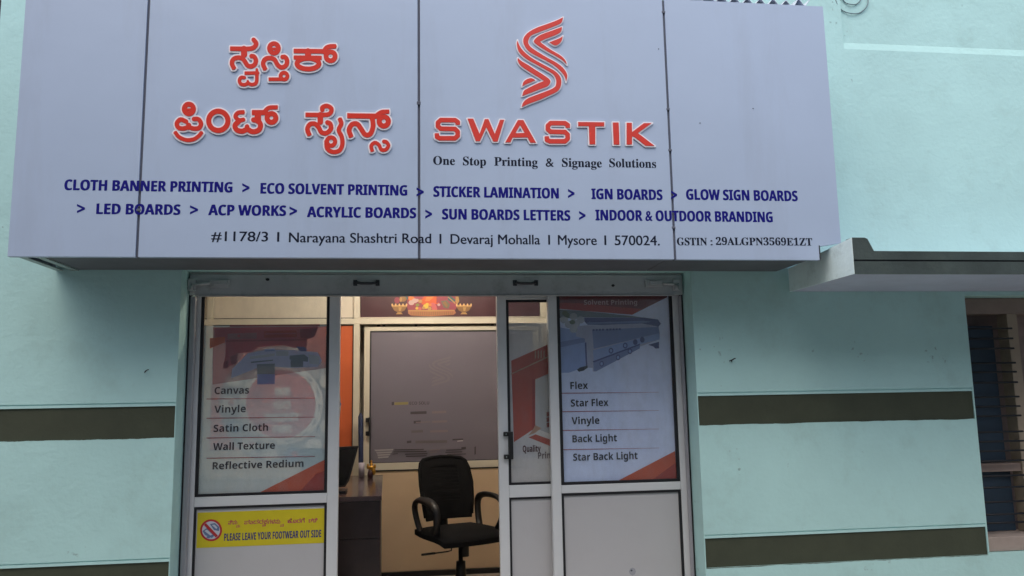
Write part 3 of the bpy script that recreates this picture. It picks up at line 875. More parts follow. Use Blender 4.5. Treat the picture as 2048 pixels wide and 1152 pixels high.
def leaf(name, label, Y, xo0, xi0, xi1, xo1, zmid0, zmid1, ztop, gw, top_rail=None, upper_label=None):
    """frame of an aluminium leaf with a glazed upper and a boarded lower half"""
    t = thing(name, label, 'door', ((xo0 + xo1) / 2, Y, 0.112))
    box('stile', M_ALU, t, xo0, xi0, Y, Y + 0.045, 0.115, ztop, 0.003)
    box('stile', M_ALU, t, xi1, xo1, Y, Y + 0.045, 0.115, ztop, 0.003)
    box('rail', M_ALU, t, xi0 + 0.0008, xi1 - 0.0008, Y + 0.001, Y + 0.044, zmid0, zmid1, 0.003)
    box('rail', M_ALU, t, xi0 + 0.0008, xi1 - 0.0008, Y + 0.001, Y + 0.044, 0.115, 0.20, 0.003)
    zt = ztop
    if top_rail:
        zt = top_rail
        box('rail', M_ALU, t, xi0 + 0.0008, xi1 - 0.0008, Y + 0.001, Y + 0.044, zt, ztop, 0.003)
    gasket(t, xi0 + 0.001, xi1 - 0.001, zmid1 + 0.001, zt - 0.001, Y + 0.006, gw, gw, gw * 0.9, gw if top_rail else 0)
    gasket(t, xi0 + 0.001, xi1 - 0.001, 0.202, zmid0 - 0.001, Y + 0.006, gw * 0.75, gw * 0.8, gw * 0.7, gw * 0.8)
    pane = box('pane', M_GLASS, t, xi0 + 0.004, xi1 - 0.004, Y + 0.016, Y + 0.019, zmid1 + 0.003, zt - 0.003)
    box('lower_board', M_BOARD, t, xi0 + 0.004, xi1 - 0.004, Y + 0.014, Y + 0.024, 0.204, zmid0 - 0.004)
    return t
YF = 0.205
ZTOP = 2.262
# left leaf
ll = leaf('glazed_panel', 'fixed aluminium glazed panel left of the opening with canvas and vinyle list and yellow notice', YF,
          PX(384, 740, YF), PX(397.5, 740, YF), PX(657.5, 740, YF), PX(679, 740, YF), PZ(520, 1010, YF), PZ(520, 990.5, YF), ZTOP, 0.016)
# fixed leaf at the right
rl = leaf('glazed_panel', 'fixed aluminium glazed panel right of the opening with solvent printing poster and flex list', YF,
          PX(1107.5, 1100, YF), PX(1126, 1100, YF), PX(1368, 1100, YF), PX(1384, 1100, YF), PZ(1240, 983, YF), PZ(1240, 967, YF), ZTOP, 0.018)
YD = 0.262
sl = leaf('sliding_door', 'half open aluminium sliding door with black pull handle and red quality print poster', YD,
          PX(1001, 1120, YD), PX(1020.5, 1120, YD), PX(1232, 1120, YD), PX(1252, 1120, YD), PZ(1060, 994, YD), PZ(1060, 969.5, YD), 2.235, 0.015, top_rail=PZ(1050, 599, YD))
# pull handle
hx = PX(1021, 890, YD); hz0, hz1 = PZ(1015, 918, YD), PZ(1015, 863, YD)
h = MB()
h.box(hx - 0.012, hx + 0.012, YD - 0.040, YD - 0.026, hz0, hz1, bev=0.004)
for z in (hz0 + 0.014, hz1 - 0.014):
    h.box(hx - 0.042, hx + 0.012, YD - 0.027, YD - 0.001, z - 0.013, z + 0.013, bev=0.004)
hn = h.build('handle', M_DARK, sl)
hs = MB()
for z in (hz0 + 0.014, hz1 - 0.014):
    bmx = bmesh.new(); bmesh.ops.create_uvsphere(bmx, u_segments=8, v_segments=6, radius=0.004)
    for v in bmx.verts: v.co += Vector((hx - 0.028, YD - 0.028, z))
    hs.bm(bmx, 0, True)
hs.build('screw', M_STEEL, hn)
# floor and head tracks
trk = thing('door_track', 'aluminium head and floor track of the sliding glass door in the shop doorway', 'track', (0.2, 0.25, 0.112))
box('floor_track', M_ALU_D, trk, gxl, gxr, 0.20, 0.32, 0.1125, 0.1148)
box('head_track', M_ALU_D, trk, gxl, gxr, 0.20, 0.32, ZTOP + 0.0005, DOOR[2] - 0.002)

PR = lambda n, c, a=0.9, r=0.5: mat('print_' + n, c, r, alpha=a)
INK = mat('print_ink', (0.020, 0.022, 0.040), 0.5)
p_red = PR('red', (0.42, 0.055, 0.045)); p_redd = PR('maroon', (0.20, 0.032, 0.036)); p_or = PR('orange', (0.50, 0.085, 0.035))
p_pink = PR('pink', (0.42, 0.24, 0.27), 0.5); p_mach = PR('wine', (0.36, 0.065, 0.095), 0.85)
p_rline = PR('rule', (0.36, 0.07, 0.10)); p_blue = PR('pale_blue', (0.30, 0.39, 0.70)); p_blud = PR('slate_blue', (0.085, 0.10, 0.27))
p_blum = PR('mid_blue', (0.21, 0.26, 0.50)); p_grey = PR('cool_grey', (0.43, 0.44, 0.62)); p_wht = PR('white', (0.48, 0.50, 0.55), 0.6)
p_leaf = PR('leaf_green', (0.09, 0.12, 0.06)); p_teal = PR('grey_teal', (0.15, 0.19, 0.23), 0.75); p_dred = PR('deep_red', (0.33, 0.04, 0.03))

# poster in the left panel: film, printer picture, list
YP = YF + 0.0235
def film(parent, x0, x1, z0, z1, Y, m=M_FILM):
    q = MB(); q.quad([(x0, Y, z0), (x1, Y, z0), (x1, Y, z1), (x0, Y, z1)])
    return q.build('poster', m, parent)
ps = film(ll, PX(399, 740, YP), PX(656, 740, YP), PZ(520, 989, YP), PZ(530, 651, YP), YP)
Q = lambda L: [(400 + x / 4.8, 640 + y / 4.8) for x, y in L]
p_wine = PR('deep_wine', (0.22, 0.04, 0.06), 0.9); p_sil = PR('silver', (0.55, 0.57, 0.60), 0.6)
flat_print(ps, 'print', [
    (p_pink, Q([(125, 70), (1220, 60), (1220, 460), (120, 620)])),
    (p_mach, Q([(140, 75), (1140, 60), (1100, 160), (1030, 185), (1020, 260), (900, 270), (800, 240), (560, 260), (500, 310), (350, 320), (340, 420), (240, 465), (225, 440), (245, 330), (245, 190), (140, 160)])),
    (p_wine, Q([(285, 47), (1150, 40), (1150, 58), (285, 66)])),
    (p_pink, Q([(265, 132), (545, 122), (545, 180), (265, 187)])), (p_mach, Q([(360, 140), (385, 140), (385, 165), (360, 166)])),
    (p_dred, Q([(615, 105), (925, 100), (930, 165), (615, 170)])), (p_mach, Q([(625, 128), (920, 122), (920, 134), (625, 140)])),
    (p_wine, Q([(250, 196), (1020, 184), (1020, 196), (250, 208)])),
    (p_wine, Q([(225, 405), (275, 385), (270, 462), (222, 468)])), (p_wine, Q([(290, 350), (365, 325), (350, 425), (300, 420)])), (p_wine, Q([(960, 90), (1130, 75), (1095, 160), (1030, 180), (965, 175)])),
    (p_grey, Q([(460, 320), (640, 285), (900, 290), (1130, 310), (1170, 390), (1130, 450), (870, 460), (600, 440), (300, 560), (310, 470)])),
    (p_sil, Q([(480, 350), (720, 320), (715, 345), (475, 378)])), (p_sil, Q([(730, 300), (850, 300), (850, 345), (730, 345)])), (p_sil, Q([(1040, 330), (1150, 350), (1140, 430), (1050, 420)])),
    (p_teal, Q([(490, 400), (700, 380), (700, 392), (490, 414)])), (p_teal, Q([(870, 385), (990, 380), (990, 450), (870, 455)])),
    (p_blum, Q([(620, 280), (720, 274), (720, 298), (620, 304)])), (p_blud, Q([(925, 255), (1000, 258), (1030, 280), (1020, 302), (960, 300)])), (p_teal, Q([(860, 342), (1000, 330), (1040, 360), (1035, 402), (860, 380)])),
    (p_teal, Q([(545, 425), (720, 418), (720, 520), (550, 520)])), (p_blum, Q([(550, 520), (720, 520), (718, 615), (550, 618)])),
    (p_or, [(518, 985.5), (652, 918), (652, 983.5)]),
    (p_dred, [(598, 984.5), (632, 948), (652, 940), (652, 983.5)]),
    (p_or, Q([(95, 175), (240, 160), (240, 215), (95, 275)])),
], YP)
YI = YP - 0.0034
for s, a, b, ya, yb in (('Canvas', 429, 498, 788.5, 787), ('Vinyle', 428.5, 491.5, 825.5, 824.5), ('Satin Cloth', 427, 536, 864, 861.5), ('Wall Texture', 426, 549.5, 900, 898), ('Reflective Redium', 425, 607, 939, 933.5)):
    line_px(ps, s, 'sans', a, b, ya, yb, 14.2, YI, INK)
for y0, y1 in ((798, 796.5), (836.5, 834.5), (876, 873.5), (916.5, 913)):
    flat_print(ps, 'rule', [(p_rline, [(413, y0 - 0.8), (630, y1 - 0.8), (630, y1 + 0.3), (413, y0 + 0.8)])], YI)

# yellow footwear notice on the left lower board
YN = YF + 0.0135
st = MB(); st.box(PX(394, 1058, YN), PX(649, 1058, YN), YN - 0.0004, YN, PZ(520, 1091, YN), PZ(520, 1021, YN))
st = st.build('notice', mat('print_yellow', (0.60, 0.50, 0.015), 0.45, vary=0.06, vscale=9), ll, 'yellow footwear notice')
YQ = YN - 0.0006
p_mag = mat('print_magenta', (0.42, 0.03, 0.11), 0.5); p_nblu = mat('print_navy', (0.020, 0.025, 0.16), 0.5)
p_sgnr = mat('print_sign_red', (0.45, 0.025, 0.03), 0.5); p_sgnw = mat('print_sign_white', (0.55, 0.58, 0.66), 0.5); p_sgnb = mat('print_sign_blue', (0.12, 0.18, 0.33), 0.5)
cxn, cyn = 422.2, 1060.5
flat_print(st, 'symbol', [
    (p_sgnr, disc_px(cxn, cyn, 22, 22, 28)), (p_sgnw, disc_px(cxn, cyn, 18, 18, 28)),
    (p_sgnb, [(405, 1062), (414, 1056), (430, 1070), (424, 1076), (410, 1070)]), (p_sgnw, [(409, 1062), (414, 1059), (425, 1069), (421, 1071)]),
    (p_sgnb, [(420, 1048), (430, 1046), (439, 1054), (438, 1062), (428, 1060)]), (p_sgnw, [(424, 1050), (429, 1049), (435, 1055), (433, 1058)]),
    (p_sgnb, disc_px(417, 1074, 4, 2)),
    (p_sgnr, [(408, 1050), (412, 1046), (436, 1071), (432, 1075)])], YQ, 0.0003)
line_px(st, 'PLEASE LEAVE YOUR FOOTWEAR OUT SIDE', 'sans', 448, 642, 1080, 1076, 14.5, YQ, p_nblu, 0, 0.0, 0.0010)
for s, a, b, y, c in (('ನಿಮ', 456, 474, 1049, 8), ('ಮ', 472, 479.5, 1055, 5), ('ಪಾದರಕ', 488, 535, 1048, 8), ('ಷೆ', 524, 531, 1053, 5), ('ಗಳನು', 536, 560, 1047.5, 8), ('ನ', 560, 567, 1053.5, 5), ('ಹೊರಗೆ', 574, 609, 1046, 8), ('ಬಿಡಿ', 617, 634.5, 1045, 8)):
    line_px(st, s, 'plain', a, b, y, y, c, YQ, p_mag, 0, 0.0, 0.0016)

# poster in the right fixed panel
M_FILM2 = mat('poster_film_pale', (0.60, 0.67, 0.95), 0.5, alpha=0.94, vary=0.10, vscale=2.2)
pr = film(rl, PX(1128, 1000, YP), PX(1361, 1000, YP) , PZ(1240, 966, YP), ZTOP - 0.01, YP, M_FILM2)
k = 6.4
Z = lambda L: [(1100 + x / k, 585 + y / k) for x, y in L]
flat_print(pr, 'print', [
    (p_redd, Z([(60, 0), (1500, 0), (1500, 60), (1050, 285), (60, 205)])),
    (p_red, Z([(60, 130), (420, 140), (900, 190), (1180, 210), (1050, 285), (60, 205)])),
    (p_teal, Z([(90, 215), (430, 235), (1050, 300), (1180, 320), (430, 318), (330, 330), (90, 330)])),
    (p_blue, Z([(90, 440), (260, 470), (450, 590), (455, 950), (240, 1028), (105, 1028)])),
    (p_blum, Z([(95, 640), (450, 575), (450, 635), (100, 710)])),
    (p_grey, Z([(330, 430), (480, 420), (1390, 440), (1408, 520), (1400, 600), (1160, 690), (590, 1010), (545, 1012), (545, 965), (470, 960), (445, 590), (330, 560)])),
    (p_blum, Z([(540, 480), (1390, 440), (1400, 520), (900, 640), (560, 720)])),
    (p_blue, Z([(550, 740), (1400, 520), (1405, 600), (1160, 660), (560, 880)])),
    (p_blud, Z([(545, 880), (1150, 655), (1150, 672), (560, 900)])),
    (p_blum, Z([(555, 900), (1150, 672), (1150, 715), (590, 1010), (560, 1010)])),
    (p_blud, Z([(430, 322), (1200, 320), (1380, 345), (1420, 400), (1385, 440), (1190, 420), (480, 412), (440, 370)])),
    (p_blum, Z([(470, 385), (1180, 362), (1300, 375), (1180, 392), (475, 402)])),
    (p_grey, Z([(480, 420), (1180, 395), (1380, 435), (900, 445), (485, 440)])),
    (p_blud, Z([(445, 640), (465, 640), (478, 955), (458, 955)])),
    (INK, Z([(345, 990), (380, 960), (480, 935), (480, 965), (430, 1000), (370, 1015)])),
    (p_blud, Z([(1255, 670), (1395, 630), (1395, 715), (1350, 718), (1320, 690)])),
] + [(p_blud, Z([(x, 468 - (x - 540) * 0.03), (x + 26, 467 - (x - 540) * 0.03), (x + 26, 492 - (x - 540) * 0.03), (x, 493 - (x - 540) * 0.03)])) for x in (545, 585, 625, 665, 720, 760, 800, 840, 880)]
  + [(p_blum, Z([(500 + x, 372), (512 + x, 372), (512 + x, 384), (500 + x, 384)])) for x in (0, 260, 420)]
  + [(p_blud, Z(disc_px(a, b, 30, 38, 12))) for a, b in ((780, 745), (962, 680), (1090, 635), (660, 912), (870, 830), (1022, 752), (1180, 605))]
  + [(p_blue, Z(disc_px(a, b, 17, 22, 10))) for a, b in ((780, 745), (962, 680), (660, 912), (870, 830), (1022, 752))]
  + [(p_wht, Z(disc_px(a, b, 52, 48, 10))) for a, b in ((180, 350), (300, 310), (240, 410), (330, 400), (390, 350), (300, 470))]
  + [(p_leaf, Z(disc_px(a, b, 38, 30, 8))) for a, b in ((190, 265), (215, 290), (285, 380))], YP, 0.00006)
line_px(pr, 'Solvent Printing', 'sans', 1168, 1274.5, 609, 609.5, 9.4, YP - 0.0038, PR('dusty_rose', (0.55, 0.33, 0.34), 1.0))
YR = YP - 0.0038
for s, a, b, ya in (('Flex', 1141, 1176, 778.3), ('Star Flex', 1142, 1217, 812.8), ('Vinyle', 1143.5, 1199, 848.4), ('Back Light', 1145, 1234, 884), ('Star Back Light', 1146.5, 1275.5, 920)):
    line_px(pr, s, 'sans', a, b, ya, ya - 0.6, 14.2, YR, INK)
for y0, y1 in ((786.5, 784.5), (823.5, 821), (861, 858), (899.5, 896)):
    flat_print(pr, 'rule', [(p_rline, [(1116, y0 - 0.8), (1318, y1 - 0.3), (1318, y1 + 0.2), (1116, y0 + 0.8)])], YR)
flat_print(pr, 'print', [(p_or, [(1232, 963.5), (1350, 902), (1354, 963)]), (p_dred, [(1300, 963), (1352, 925), (1354, 963)])], YR)

# poster in the sliding door
YPS = YD + 0.0235
M_FILM3 = mat('poster_film_grey', (0.55, 0.54, 0.58), 0.5, alpha=0.85, vary=0.03, vscale=3)
po = film(sl, PX(1021, 900, YPS), PX(1230, 900, YPS), PZ(1060, 968, YPS), PZ(1050, 646, YPS), YPS, M_FILM3)
k2 = 2.95
Z = lambda L: [(1000 + x / k2, 590 + y / k2) for x, y in L]
p_tan = PR('tan', (0.42, 0.24, 0.16)); p_scar = PR('scarlet', (0.40, 0.060, 0.035), 0.95)
flat_print(po, 'print', [
    (p_scar, Z([(66, 388), (275, 295), (320, 275), (320, 450), (208, 498), (208, 785), (82, 868)])),
    (p_dred, Z([(190, 500), (208, 495), (208, 785), (190, 798)])),
    (p_tan, Z([(66, 462), (275, 364), (320, 343), (320, 352), (275, 373), (66, 471)])),
    (p_wht, Z([(208, 498), (320, 450), (320, 830), (208, 785)])),
    (p_tan, Z([(208, 768), (245, 785), (205, 815), (165, 830), (190, 800)])),
    (p_scar, Z([(168, 840), (210, 822), (330, 865), (330, 905)])),
    (p_wht, Z([(66, 388), (60, 900)] + [(62, 900)])),
] + [(p_tan, Z([(x, 330), (x + 8, 326), (x + 8, 372), (x, 376)])) for x in (205, 222, 239, 256)]
  + [(p_redd, Z([(275, y), (290, y - 4), (290, y + 22), (275, y + 26)])) for y in (692, 724, 756)], YPS)
line_px(po, 'Quality', 'sans', 1045.5, 1081.5, 904, 903, 12.5, YPS - 0.0030, PR('brown_ink', (0.075, 0.022, 0.03), 1.0), 0, 0.015)
line_px(po, 'Printing', 'sans', 1076, 1128, 917, 916, 12.5, YPS - 0.0030, PR('grey_ink', (0.13, 0.10, 0.12), 1.0), 0, 0.01)
# small scuff on the right lower board
flat_print(rl, 'scuff', [(p_wht, disc_px(1265, 1143, 7, 8, 8)), (INK, disc_px(1263, 1141, 2.2, 2, 8))], YF + 0.013)

# ------------------------------------------------------------------ interior partition with its own door
YB = 2.20
pt = thing('office_partition', 'cream framed partition inside the shop with orange poster panel and tan lower boards', 'partition', (0.0, YB, 0.112))
px0, px1 = -2.19, 2.69
zr0, zr1 = PZ(850, 647.5, YB), PZ(850, 636, YB)       # head rail
xa0, xa1 = PX(706, 800, YB), PX(718.5, 800, YB)       # post left of the inner door
zb0, zb1 = PZ(850, 938, YB), PZ(850, 925, YB)         # rail under the grey glass
zs = PZ(880, 1142, YB)
xb = PX(1085, 800, YB); xl = PX(413, 640, YB); xl1 = PX(426, 640, YB)
box('rail', M_CREAM, pt, px0, px1, YB, YB + 0.05, zr0, zr1, 0.003)
for a, b in ((xa0, xa1), (xb, xb + 0.06), (xl, xl1)):
    box('post', M_CREAM, pt, a, b, YB - 0.002, YB + 0.05, 0.115, zr0 - 0.001, 0.003)
    box('post', M_CREAM, pt, a, b, YB - 0.002, YB + 0.05, zr1 + 0.001, 2.89, 0.003)
box('rail', M_CREAM, pt, px0, xl - 0.001, YB, YB + 0.05, zb0, zb1, 0.003)
for a, b in ((px0, xl - 0.002), (xl1 + 0.002, xa0 - 0.002), (xb + 0.062, px1)):
    box('transom_panel', M_CREAMP, pt, a, b, YB + 0.02, YB + 0.03, zr1 + 0.006, 2.88, label='plain cream panel')
    box('gasket', M_BLACK, pt, a, b, YB + 0.012, YB + 0.018, zr1 + 0.0015, zr1 + 0.007)
box('lower_panel', M_TAN, pt, px0, xa0 - 0.001, YB + 0.02, YB + 0.03, zs, PZ(690, 895, YB))
box('lower_panel', M_TAN, pt, xb + 0.06, px1, YB + 0.02, YB + 0.03, zs, zr0)
box('skirting', M_BLACK, pt, px0, px1, YB + 0.012, YB + 0.032, 0.1125, zs - 0.001)
# orange poster on the left bay
orp = box('poster_panel', M_ORANGE, pt, xl1 + 0.006, xa0 - 0.008, YB + 0.018, YB + 0.028, PZ(690, 894, YB), zr0 - 0.008, label='orange poster panel')
m = MB()
m.box(xl1 + 0.001, xa0 - 0.001, YB + 0.010, YB + 0.0178, zr0 - 0.010, zr0 - 0.0012); m.box(xa0 - 0.008, xa0 - 0.001, YB + 0.010, YB + 0.0178, PZ(690, 895, YB), zr0 - 0.0102)
m.build('gasket', M_BLACK, pt)
i_w = mat('print_cream_white', (0.88, 0.85, 0.82), 0.5); i_r = mat('print_brick', (0.52, 0.07, 0.03), 0.5); i_g = mat('print_warm_grey', (0.36, 0.33, 0.33), 0.5); i_bl = mat('print_dull_blue', (0.10, 0.14, 0.26), 0.5)
cxr, cyr = 562, 808
ring = [(i_g, disc_px(cxr - 2, cyr + 2, 122, 118, 32))]
for q in range(14):
    a = q * 360 / 14
    x, y = cxr + 104 * math.cos(math.radians(a)), cyr + 104 * math.sin(math.radians(a))
    ring.append((i_w if q % 3 else i_bl, disc_px(x, y, 17, 13 + 3 * (q % 2), 7 + q % 3)))
    ring.append((i_r if q % 2 else i_w, disc_px(x + 4, y - 2, 7, 6, 6)))
ring += [(i_w, disc_px(cxr, cyr, 84, 82, 36)), (i_r, disc_px(cxr, cyr, 70, 69, 36))]
ring += [(i_g, arc_px(cxr, cyr, 74, 79, q * 24, q * 24 + 13, 4)) for q in range(15)]
flat_print(orp, 'print', ring, YB + 0.0178, 0.00008)
for s, y, wd_ in (('WE', 791, 15), ('GO', 818, 16), ('PRINT', 843, 35), ('FOR', 866, 18)):
    line_px(orp, s, 'sans', cxr + 2 - wd_, cxr + 2 + wd_, y, y, 16, YB + 0.0105, i_w, 0.0, 0.0, 0.006)

# framed devotional print in the transom
ZB = 0.0
dp = thing('framed_picture', 'maroon framed print of oil lamps and a fruit basket above the inner door', 'picture', (PX(860, 600, YB), YB, zr1))
dx0, dx1 = xa1 + 0.003, xb - 0.003
box('backing', mat('print_deep_maroon', (0.055, 0.014, 0.022), 0.35, vary=0.15, vscale=3), dp, dx0, dx1, YB + 0.018, YB + 0.028, zr1 + 0.004, 2.86)
box('lower_trim', M_CREAM, dp, dx0, dx1, YB + 0.006, YB + 0.017, zr1 + 0.004, zr1 + 0.010)
k3 = 10.78
Z = lambda L: [(770 + x / k3, 585 + y / k3) for x, y in L]
c_gold = mat('print_gold', (0.50, 0.28, 0.09), 0.5); c_dgold = mat('print_dark_gold', (0.26, 0.13, 0.045), 0.5); c_flame = mat('print_flame', (0.85, 0.55, 0.22), 0.5)
c_org = mat('print_saffron', (0.62, 0.10, 0.02), 0.5); c_orl = mat('print_light_saffron', (0.70, 0.20, 0.05), 0.5); c_yel = mat('print_lemon', (0.72, 0.50, 0.06), 0.5); c_pnk = mat('print_rose', (0.58, 0.12, 0.12), 0.5)
c_tel = mat('print_peacock', (0.03, 0.11, 0.12), 0.5); c_flw = mat('print_blossom', (0.60, 0.40, 0.36), 0.5); c_wic = mat('print_wicker', (0.42, 0.16, 0.07), 0.5); c_olv = mat('print_olive', (0.14, 0.13, 0.08), 0.5); c_brn = mat('print_wine', (0.20, 0.04, 0.035), 0.5)
c_grn = mat('print_guava', (0.22, 0.24, 0.06), 0.5)
dv = [(c_brn, Z([(500, -200), (1520, -200), (1560, 300), (1500, 400), (500, 400), (470, 290)])),
      (c_org, Z([(840, -260), (1180, -260), (1200, 60), (1150, 250), (800, 260), (760, 180), (850, 80)])),
      (c_orl, Z([(900, -260), (1060, -260), (1090, 60), (960, 180), (860, 190), (900, 70)])),
      (c_brn, Z([(1120, -100), (1210, -100), (1190, 180), (1110, 240)])),
      (c_tel, Z([(1350, 70), (1420, 80), (1530, 170), (1480, 220), (1360, 170)])), (c_gold, Z([(1345, 90), (1360, 85), (1500, 200), (1530, 250), (1500, 240)])),
      (c_gold, Z([(1530, -50), (1570, -50), (1600, 190), (1560, 250), (1520, 200)])), (c_olv, Z([(1200, 180), (1330, 170), (1400, 260), (1370, 350), (1270, 330)])),
      (c_dgold, Z([(1240, 220), (1300, 190), (1360, 280), (1330, 330)])),
      (c_tel, Z(disc_px(455, 120, 45, 40, 10))), (c_dgold, Z(disc_px(390, 140, 75, 60, 12))), (c_brn, Z(disc_px(260, 170, 60, 70, 12))), (c_gold, Z(disc_px(340, 150, 28, 55, 10)))]
for a, b, r, c in ((570, 130, 70, c_orl), (570, 220, 65, c_flw), (640, 180, 60, c_flw), (690, 170, 40, c_wht if False else c_flw), (760, 190, 45, c_gold), (700, 270, 40, c_grn), (690, 340, 35, c_yel), (750, 350, 40, c_pnk), (880, 300, 60, c_yel),
                   (910, 260, 40, c_yel), (960, 345, 45, c_gold), (1030, 270, 60, c_pnk), (1060, 310, 55, c_pnk), (1070, 355, 60, c_pnk), (1160, 265, 34, c_flw), (830, 330, 36, c_gold), (970, 270, 36, c_orl)):
    dv.append((c, Z(disc_px(a, b, r, r * 0.85, 10))))
dv += [(c_wic, Z([(495, 380), (1500, 380), (1530, 440), (1480, 480), (1000, 512), (560, 495), (500, 455)])), (c_gold, Z([(500, 380), (1490, 375), (1500, 395), (1000, 410), (500, 405)]))]
dv += [(c_dgold, Z([(x, 415), (x + 14, 414), (x + 14, 490), (x, 490)])) for x in range(560, 1460, 40)]
for a in (310, 1700):
    dv += [(c_dgold, Z([(a - 165, 300), (a + 165, 300), (a + 110, 390), (a + 30, 425), (a - 30, 425), (a - 110, 390)])), (c_gold, Z([(a - 170, 270), (a + 170, 270), (a + 160, 312), (a - 160, 312)])),
           (c_gold, Z([(a - 75, 470), (a + 75, 470), (a + 40, 430), (a - 40, 430)])), (c_gold, Z([(a - 20, 320), (a + 50, 320), (a + 30, 400), (a - 10, 400)]))]
    dv += [(c_flame, Z(disc_px(a + d, 268, 17, 30, 8))) for d in (-155, -78, 0, 78, 155)]
flat_print(dp, 'print', dv, YB + 0.0178, 0.0001)

# inner door leaf with grey glass
YK = YB + 0.035
idr = thing('inner_door', 'cream framed inner door with large grey glass behind the black office chair', 'door', (PX(860, 900, YK), YK, 0.115))
kx0, kx1 = PX(727.5, 800, YK), PX(739, 800, YK)
kz1, kz2 = PZ(850, 652, YK), PZ(850, 661, YK)
kb0, kb1 = PZ(850, 938, YK), PZ(850, 924, YK)
kxr = xb - 0.01
box('stile', M_CREAM, idr, kx0, kx1, YK, YK + 0.04, 0.118, kz1, 0.003)
box('stile', M_CREAM, idr, kxr - 0.06, kxr, YK, YK + 0.04, 0.118, kz1, 0.003)
box('rail', M_CREAM, idr, kx1 + 0.0005, kxr - 0.0605, YK + 0.001, YK + 0.039, kz2, kz1 - 0.001, 0.003)
box('rail', M_CREAM, idr, kx1 + 0.0005, kxr - 0.0605, YK + 0.001, YK + 0.039, kb0, kb1, 0.003)
box('gasket', M_BLACK, idr, kx1, kxr - 0.06, YK + 0.008, YK + 0.012, kb1 + 0.0005, kz2 - 0.0005)
gp = box('glass', M_FROST, idr, kx1 + 0.012, kxr - 0.07, YK + 0.004, YK + 0.0078, kb1 + 0.006, kz2 - 0.014)
box('lower_panel', M_TAN, idr, kx1 + 0.0005, kxr - 0.0605, YK + 0.012, YK + 0.022, zs, kb0 - 0.010)
box('gasket', M_BLACK, idr, kx1 + 0.0005, kxr - 0.0605, YK + 0.006, YK + 0.012, kb0 - 0.010, kb0 - 0.0005)
box('lower_panel', M_TAN, idr, kx1 + 0.0005, kxr - 0.0605, YK + 0.010, YK + 0.020, 0.118, zs - 0.006)
hd = MB()
for y in (840, 867):
    cx, cz = P(737, y, YK); hd.box(cx - 0.022, cx + 0.012, YK - 0.03, YK - 0.0005, cz - 0.018, cz + 0.018, bev=0.004)
cx, cz = P(740, 853, YK); hd.box(cx - 0.010, cx + 0.010, YK - 0.042, YK - 0.030, cz - 0.075, cz + 0.075, bev=0.004)
hd.build('handle', M_DARK, idr)
hg = MB()
for x in (757, 768, 832, 985, 993):
    cx, cz = P(x, 650, YK); hg.box(cx - 0.012, cx + 0.012, YK - 0.004, YK + 0.02, kz1 + 0.001, kz1 + 0.012)
hg.build('hinge', M_BLACK, idr)
# worn print and painted reflections on the grey glass
YG = YK + 0.0036
g_dk = mat('print_faint_dark', (0.050, 0.042, 0.045), 0.5); g_md = mat('print_faint_grey', (0.125, 0.108, 0.110), 0.5); g_lt = mat('print_pale_bar', (0.42, 0.39, 0.40), 0.5); g_yl = mat('print_faint_yellow', (0.27, 0.23, 0.08), 0.5); g_pk = mat('print_faint_rose', (0.20, 0.155, 0.165), 0.5)
k4 = 2.797
Z = lambda L: [(660 + x / k4, 740 + y / k4) for x, y in L]
R4 = lambda a, b, c, d: Z([(a, c), (b, c - 3), (b, d - 3), (a, d)])
bars = [(g_yl, R4(360, 438, 181, 196)), (g_dk, R4(345, 358, 180, 198)), (g_dk, R4(450, 540, 233, 248)), (g_dk, R4(468, 508, 285, 300)), (g_md, R4(455, 520, 338, 352)), (g_dk, R4(430, 455, 397, 410)), (g_md, R4(478, 655, 395, 410)),
        (g_pk, R4(570, 650, 230, 244)), (g_pk, R4(570, 655, 284, 296)), (g_pk, R4(560, 660, 338, 350)), (g_pk, R4(480, 560, 290, 296)),
        (g_dk, R4(685, 745, 386, 394)), (g_lt, R4(712, 744, 395, 401)), (g_dk, R4(735, 760, 432, 446)), (g_dk, R4(808, 816, 430, 474)),
        (g_dk, R4(360, 525, 444, 450)), (g_dk, R4(355, 540, 455, 461)), (g_dk, R4(420, 545, 468, 474)), (g_dk, R4(425, 540, 480, 486)), (g_dk, R4(350, 380, 468, 473)),
        (g_pk, R4(555, 615, 446, 452)), (g_pk, R4(555, 600, 458, 464)), (g_dk, R4(650, 735, 446, 451)), (g_dk, R4(645, 740, 458, 463)), (g_dk, R4(655, 760, 470, 475)),
        (g_lt, Z([(248, 446), (355, 441), (352, 450), (256, 455)])), (g_lt, Z([(258, 459), (350, 455), (342, 464), (264, 468)])), (g_lt, Z([(264, 472), (340, 468), (334, 477), (268, 481)])), (g_lt, Z([(268, 485), (330, 481), (326, 490), (270, 494)]))]  # tapering pale stripes: reflections painted flat on the glass
flat_print(gp, 'print', bars, YG, 0.0001)
line_px(gp, 'ECO SOLU', 'sans', 819, 858.5, 809.5, 809, 6.2, YG - 0.0004, g_dk)
fl = MB()
for l in LOGO_S:
    q = [(858 + (x - 180) / 560 * 48, 712 + (y - 85) / 1000 * 62) for x, y in l]
    fl.quad([(P(a, b, YG)[0], YG, P(a, b, YG)[1]) for a, b in q])
fl.build('faint_logo', mat('print_faint_logo', (0.172, 0.149, 0.170), 0.3), gp)

# blue rolled sheet leaning by the inner door
bl = MB()
bx, bz = P(722, 925, 2.12); tx, tz = P(721, 826, 2.12)
bl.tube([(bx + 0.012, 2.10, 0.114), (bx, 2.12, bz), (tx, 2.135, tz - 0.03), (tx, 2.137, tz)], [0.020, 0.020, 0.019, 0.006], 12)
o = bl.build('rolled_sheet', mat('navy_roll', (0.018, 0.030, 0.085), 0.5))
o['label'] = 'tall dark blue roll standing upright beside the cream post of the inner door'; o['category'] = 'roll'

